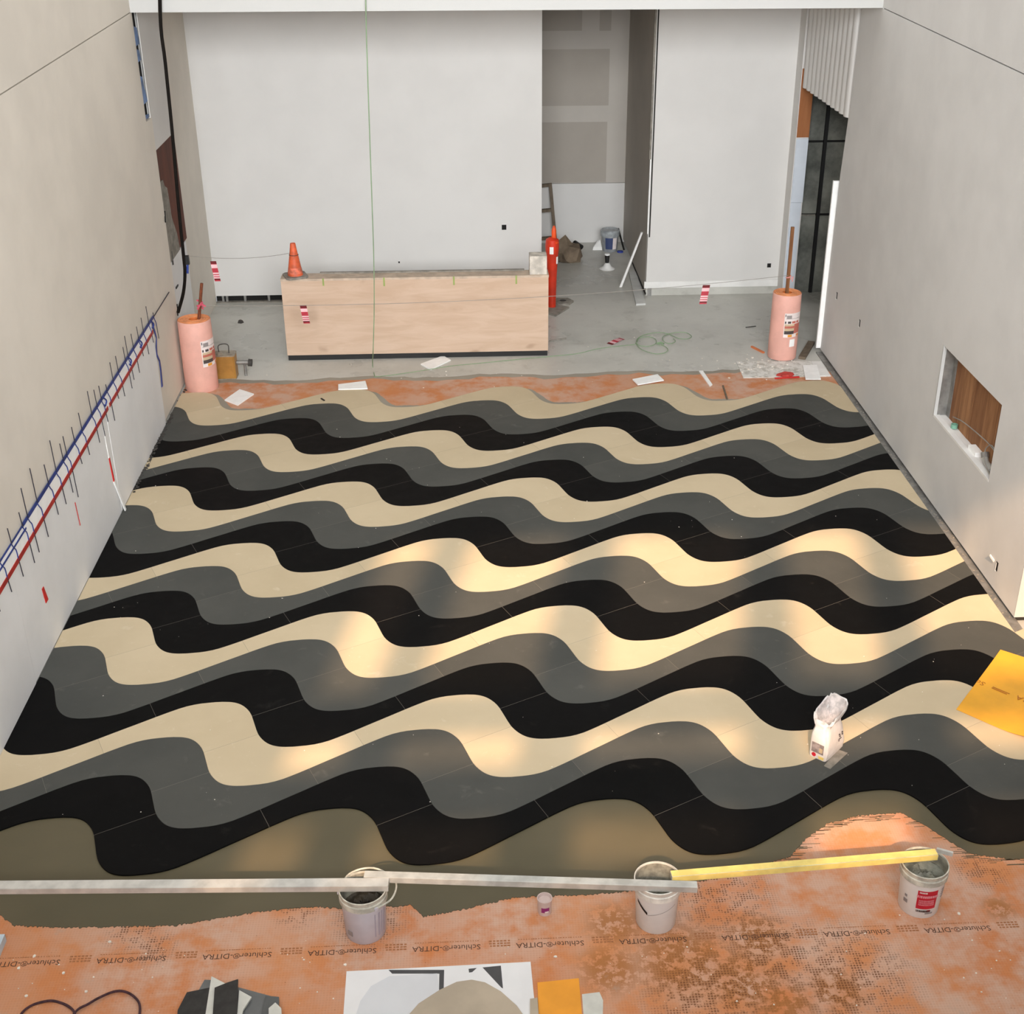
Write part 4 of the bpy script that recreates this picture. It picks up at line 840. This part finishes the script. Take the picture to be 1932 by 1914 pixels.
# ------------------------------------------------------------------ paper bag and orange sheet
A_, B_, D_ = FZ(1534, 1432), FZ(1555, 1443), FZ(1589, 1411)
u = (D_ - B_); L = u.length; u.normalize(); v_ = Vector((-u.y, u.x, 0)); W = .135
bo = B_ + u*(L/2) + v_*(W/2)
bag = thing('paper_bag', 'open white paper bag of powder standing on a scrap on the tiles', 'bag', (bo.x, bo.y, .022), math.atan2(u.y, u.x))
BZ = .70
secs = [(0, 1.0, 1.0, 0, 0), (.02, 1.02, 1.04, 0, 0), (.10, 1.03, 1.10, .005, 0), (.20, 1.0, 1.08, .01, .01), (.29, .98, .98, .012, .015), (.335, .90, .86, .02, .02), (.37, .88, .78, .03, .025), (.41, .98, .92, .055, .03), (.45, 1.06, 1.16, .085, .035), (.485, 1.06, 1.22, .10, .04)]
def ring(z, sx, sy, ox, oy, seed):
    sy *= 1.12; ox *= .8
    rnd = random.Random(seed); out = []; hx_, hy_ = L/2*sx, W/2*sy; n_ = 32
    for k in range(n_):
        a = 2*math.pi*k/n_; c_, s_ = math.cos(a), math.sin(a); e = .22 + z*.6
        x = math.copysign(abs(c_)**(e), c_)*hx_; y = math.copysign(abs(s_)**(e), s_)*hy_
        f = rnd.uniform(-.005, .005) if z > .01 else 0; out.append((x + ox + f, y + oy + f, z*BZ + (rnd.uniform(-.006, .006) if z > .1 else 0) + (0.035*(c_*1.2 + s_*.3)*(z - .36)/.11 if z > .36 else 0) + (rnd.uniform(-.012, .012) if z > .40 else 0)))
    return out
vs = []; fs = []
for i, s_ in enumerate(secs): vs += ring(*s_, i)
inner = [(.478, .98, 1.08, .10, .04), (.42, .90, .88, .06, .03), (.36, .78, .7, .03, .02), (.34, .4, .4, .02, .02)]
for i, s_ in enumerate(inner): vs += ring(*s_, 40 + i)
R = len(secs) + len(inner)
for i in range(R - 1):
    for k in range(32): fs.append((i*32 + k, i*32 + (k + 1) % 32, (i + 1)*32 + (k + 1) % 32, (i + 1)*32 + k))
fs += [tuple(reversed(range(32))), tuple((R - 1)*32 + k for k in range(32))]
bb = MB().add(vs, fs); bb.i = [1 if (i >= (len(secs) - 0)*32 - 0 and i < (R - 1)*32) or i == len(fs) - 1 else 0 for i in range(len(fs))]
bb.build('paper', [M_BAG, mat('bag_lining', (206, 194, 188), .8, .16, 22)], bag, True)
MB().box(-L/2 - .0035, -L/2 - .001, -W*.36, W*.40, .055, .145).build('picture_panel', mat('grey_picture', (150, 138, 136), .6, .2, 25), bag)
MB().box(-L/2 - .005, -L/2 - .0025, -W*.30, -W*.10, .07, .11).build('picture_panel', M_LABS, bag)
MB().lathe([(.018, 0), (.018, .003)], n=14).build('red_dot', M_LABRED, bag, False, (0, 0, 0)).matrix_local = Matrix.Translation((-L/2 - .001, W*.22, .03)) @ Matrix.Rotation(-math.pi/2, 4, 'Y')
MB().box(-L/2 - .004, -L/2 - .001, -W*.42, -W*.06, .010, .034).build('yellow_mark', mat('yellow_mark', (236, 208, 120), .6), bag)
for x, z in ((.03, .172), (.07, .176), (.04, .15), (.075, .154), (.03, .128), (.045, .128), (.06, .128), (.03, .114)):
    MB().box(x - .004, x + .006, -W/2*1.24 - .003, -W/2*1.24 + .002, z, z + (.011 if z > .14 else .005)).build('print_mark', M_LABD, bag)
c = FZ(1572, 1430, .02)
tag(MB().prism([(-.10, -.10), (.06, .10), (.13, .05), (-.06, -.14)], 0, .002).build('grey_scrap', M_RUBBER, None, False, (c.x, c.y, .0202)), 'thin grey scrap under the white paper bag', 'scrap')
P = [FZ(1887, 1229, .02), FZ(1804, 1340, .02), FZ(1912, 1387, .02), FZ(1975, 1345, .02), FZ(2010, 1300, .02), FZ(1990, 1258, .02)]
cc = sum(P, Vector())/6; sh = MB(); N = 10
A0, A1, B0, B1 = P[1], P[0], FZ(1945, 1402, .02), FZ(2030, 1275, .02)
vs = []; fs = []
for i in range(N + 1):
    for k in range(N + 1):
        p = A0.lerp(B0, k/N).lerp(A1.lerp(B1, k/N), i/N); e = max(0, k/N - .55); f = max(0, i/N - .7)
        vs.append((p.x - cc.x, p.y - cc.y, .004 + .10*f*f + .22*e*e)); 
for i in range(N + 1):
    for k in range(N + 1): q = vs[i*(N + 1) + k]; vs.append((q[0], q[1], q[2] + .003))
o = (N + 1)**2
for i in range(N):
    for k in range(N): a = i*(N + 1) + k; fs += [(a, a + 1, a + N + 2, a + N + 1), (o + a, o + a + N + 1, o + a + N + 2, o + a + 1)]
for k in range(N):
    for a, b in ((k, k + 1), (N*(N + 1) + k, N*(N + 1) + k + 1), (k*(N + 1), (k + 1)*(N + 1)), (k*(N + 1) + N, (k + 1)*(N + 1) + N)): fs.append((a, b, o + b, o + a))
os_ = thing('membrane_offcut', 'curling yellow-orange membrane offcut lying on the tiles at the right edge', 'sheet', (cc.x, cc.y, .0205))
MB().add(vs, fs).build('sheet', M_SHEETY, os_, True)
dirx = (B0 - A0).normalized(); rot = math.atan2(dirx.y, dirx.x) + math.pi
for s, px, py in (('Sc', 1853, 1286), ('TRA', 1937, 1320)):
    me = text_mesh(s, .085); me.materials.append(M_SINK); q = FZ(px, py, .03)
    o = bpy.data.objects.new('lettering', me); C.objects.link(o); o.parent = os_; o.location = (q.x - cc.x, q.y - cc.y, .0092 if s == 'Sc' else .012); o.rotation_euler = (0, 0, rot)
q = FZ(1889, 1303, .03); o = MB().box(-.075, .075, -.005, .006, 0, .0008).box(-.06, .075, .014, .026, 0, .0008).build('print_block', M_SINK, os_, False, (q.x - cc.x, q.y - cc.y, .0092)); o.rotation_euler = (0, 0, rot)

# ------------------------------------------------------------------ bottom edge: template, swatches, twine
tp = thing('template_sheet', 'white template board with charcoal printed shapes at the bottom edge', 'template', (0, 0, 0))
P = [FZ(654, 1836), FZ(1001, 1818), FZ(1015, 1960), FZ(645, 1960)]
MB().prism([(p.x, p.y) for p in P], .0035, .0125).build('board', M_TPL, tp)
def flat(px, z0, z1, m, name, par, z=0.012): return MB().prism([(FZ(x, y, z).x, FZ(x, y, z).y) for x, y in px], z0, z1).build(name, m, par)
flat([(733, 1831), (838, 1831), (837, 1873), (828, 1880), (829, 1838), (740, 1838)], .0126, .0136, M_CHAR, 'printed_shape', tp)
flat([(884, 1829), (945, 1823), (949, 1866), (925, 1852), (910, 1832), (885, 1836)], .0126, .0136, M_CHAR, 'printed_shape', tp)
flat([(667, 1930), (680, 1890), (700, 1862), (735, 1843), (825, 1838), (829, 1873), (760, 1930)], .0137, .0150, M_TPLG, 'curved_paper', tp)
flat([(886, 1840), (906, 1822), (960, 1880), (1000, 1930), (880, 1930), (860, 1870)], .0137, .0147, M_TPL, 'folded_paper', tp)
so = [(762, 1930), (790, 1898), (830, 1872), (862, 1857), (890, 1853), (915, 1858), (945, 1875), (975, 1902), (995, 1930)]
tag(flat(so, .0155, .030, M_STONE, 'stone_offcut', None), 'rounded beige stone offcut lying on the template board', 'offcut')
slab('orange_card', 'plain orange card lying beside the template board', 'card', [(1014, 1856), (1092, 1848), (1102, 1960), (1018, 1960)], .0035, .004, M_SHEET)
slab('grey_chip', 'small grey stone chip between the template board and the orange card', 'chip', [(1000, 1890), (1014, 1888), (1017, 1930), (1000, 1930)], .0127, .01, M_STONE)
slab('pale_sheet', 'pale sheet with a torn corner right of the orange card', 'sheet', [(1098, 1878), (1131, 1874), (1138, 1890), (1136, 1960), (1104, 1960)], .0036, .003, M_SWL)
W6 = lambda l: [(330 + x/9.2, 1840 + y/9.2) for x, y in l]
for lab, l, z0, m in (('grey stone sample at the bottom of the sample pile on the left', W6([(420, 300), (520, 120), (640, 125), (1800, 440), (1820, 1200), (420, 1200)]), .004, M_SWG),
                      ('black stone sample at the left of the sample pile', W6([(60, 680), (220, 370), (630, 285), (600, 1200), (20, 1200)]), .020, M_SWB),
                      ('pale stone sample with a pointed corner in the sample pile', W6([(650, 120), (940, 270), (760, 1200), (480, 1200)]), .034, M_SWL),
                      ('glossy black stone sample on top of the sample pile', W6([(710, 350), (930, 260), (1115, 200), (1100, 640), (1070, 1200), (650, 1200)]), .050, M_SWB),
                      ('cream stone sample beside the glossy black one in the sample pile', W6([(1130, 360), (1345, 480), (1200, 700), (1080, 1200), (1060, 1200)]), .034, M_SWL),
                      ('grey stone sample at the right of the sample pile', W6([(1580, 430), (1815, 450), (1815, 1200), (1400, 1200)]), .020, mat('swatch_dark_grey', (88, 90, 90), .6, .06, 6)),
                      ('small cream stone sample at the bottom right of the sample pile', W6([(1640, 680), (1755, 580), (1860, 680), (1880, 1200), (1640, 1200)]), .036, M_SWL)):
    slab('stone_sample', lab, 'sample', l, z0, .014, m)['group'] = 'stone samples in the pile'
W7 = lambda l, z=.008: [FZ(x/6.44, 1740 + y/6.44, z + .006*(i % 2)) for i, (x, y) in enumerate(l)]
tag(MB().tube(spline(W7([(230, 1250), (265, 1110), (400, 1010), (600, 960), (740, 985), (850, 1040), (910, 1120), (930, 1280)]), 6), .008, 6).build('twine', M_YARN), 'loop of dark twine at the far left of the membrane', 'twine')
tag(MB().tube(spline(W7([(820, 1260), (930, 1080), (1070, 1000), (1200, 925), (1380, 850), (1520, 850), (1640, 920), (1700, 1030), (1680, 1260)], .018), 6), .008, 6).build('twine', M_YARN), 'arching loop of dark twine left of the stone samples', 'twine')
pb = thing('pale_blue_box', 'pale blue box cut off by the left edge of the picture', 'box', (FZ(-35, 1800).x, FZ(-35, 1800).y, .003))
MB().box(-.10, .13, -.06, .10, 0, .06).build('body', M_PBLUE, pb); MB().box(-.11, .12, -.14, -.075, 0, .03).build('flap', M_PBLUE, pb)

# crumbs nobody could count
def crumbs(name, label, spots, m, seed):
    rnd = random.Random(seed); mb = MB()
    for (x, y, s, z) in spots:
        n_ = 5; a0 = rnd.uniform(0, 6); pr_ = [(x + s*rnd.uniform(.6, 1.3)*math.cos(a0 + k*1.257), y + s*rnd.uniform(.6, 1.3)*math.sin(a0 + k*1.257)) for k in range(n_)]
        mb.prism(pr_, z, z + s*.5)
    return tag(mb.build(name, m), label, 'crumbs', kind='stuff')
rnd = random.Random(5); sp = []
for _ in range(150):
    px, py = rnd.uniform(0, 1932), rnd.uniform(1700, 1912)
    if (py > 1805 and (635 < px < 1150 or 320 < px < 545)) or (py < 1775 and px < 1500): continue
    q = FZ(px, py); sp.append((q.x, q.y, rnd.choice((.002, .003, .004, .006)), .0031))
for px, py in ((208, 1779), (65, 1806), (163, 1873), (1048, 1807), (36, 1829), (1809, 1726), (50, 1881), (120, 1838), (652, 1822)):
    q = FZ(px, py); sp.append((q.x, q.y, .012, .0031))
crumbs('plaster_crumbs', 'white plaster crumbs scattered over the near orange membrane', sp, M_FLECK, 1)
sp = []
for _ in range(60): q = FZ(rnd.gauss(1440, 40), rnd.gauss(690, 14)); sp.append((q.x, q.y, rnd.uniform(.006, .02), .0123 if 15.9 < q.y < 16.8 and q.x > 3.6 else .004))
for _ in range(40): q = FZ(rnd.uniform(400, 1400), rnd.uniform(590, 735)); sp.append((q.x, q.y, rnd.uniform(.004, .012), .001))
crumbs('plaster_crumbs', 'white plaster crumbs scattered around the spattered board by the right roll', sp, M_FLECK, 2)
sp = []
for _ in range(130):
    x, y = rnd.uniform(-3.6, 4.6), rnd.uniform(7.6, 14.8)
    if y > 7.35 + .05: sp.append((x, y, rnd.choice((.002, .003, .003, .005)), .0201))
crumbs('plaster_crumbs', 'tiny pale crumbs scattered over the wave tiles', sp, M_FLECK, 3)
sp = []
for _ in range(220): y = rnd.uniform(9.7, 16.6); sp.append((4.9 + rnd.uniform(0, .06), y, rnd.uniform(.004, .012), .0141))
crumbs('rubble_crumbs', 'grey rubble along the metal channel under the right wall', sp, M_RUBBER, 4)
sp = []
for _ in range(160): y = rnd.uniform(13, 16.2); sp.append((XL + rnd.uniform(.012, .05), y, rnd.uniform(.006, .02), .0201 if y < 15.2 else .004))
crumbs('rubble_crumbs', 'dark rubble along the foot of the left wall', sp, M_RUBBERD, 6)
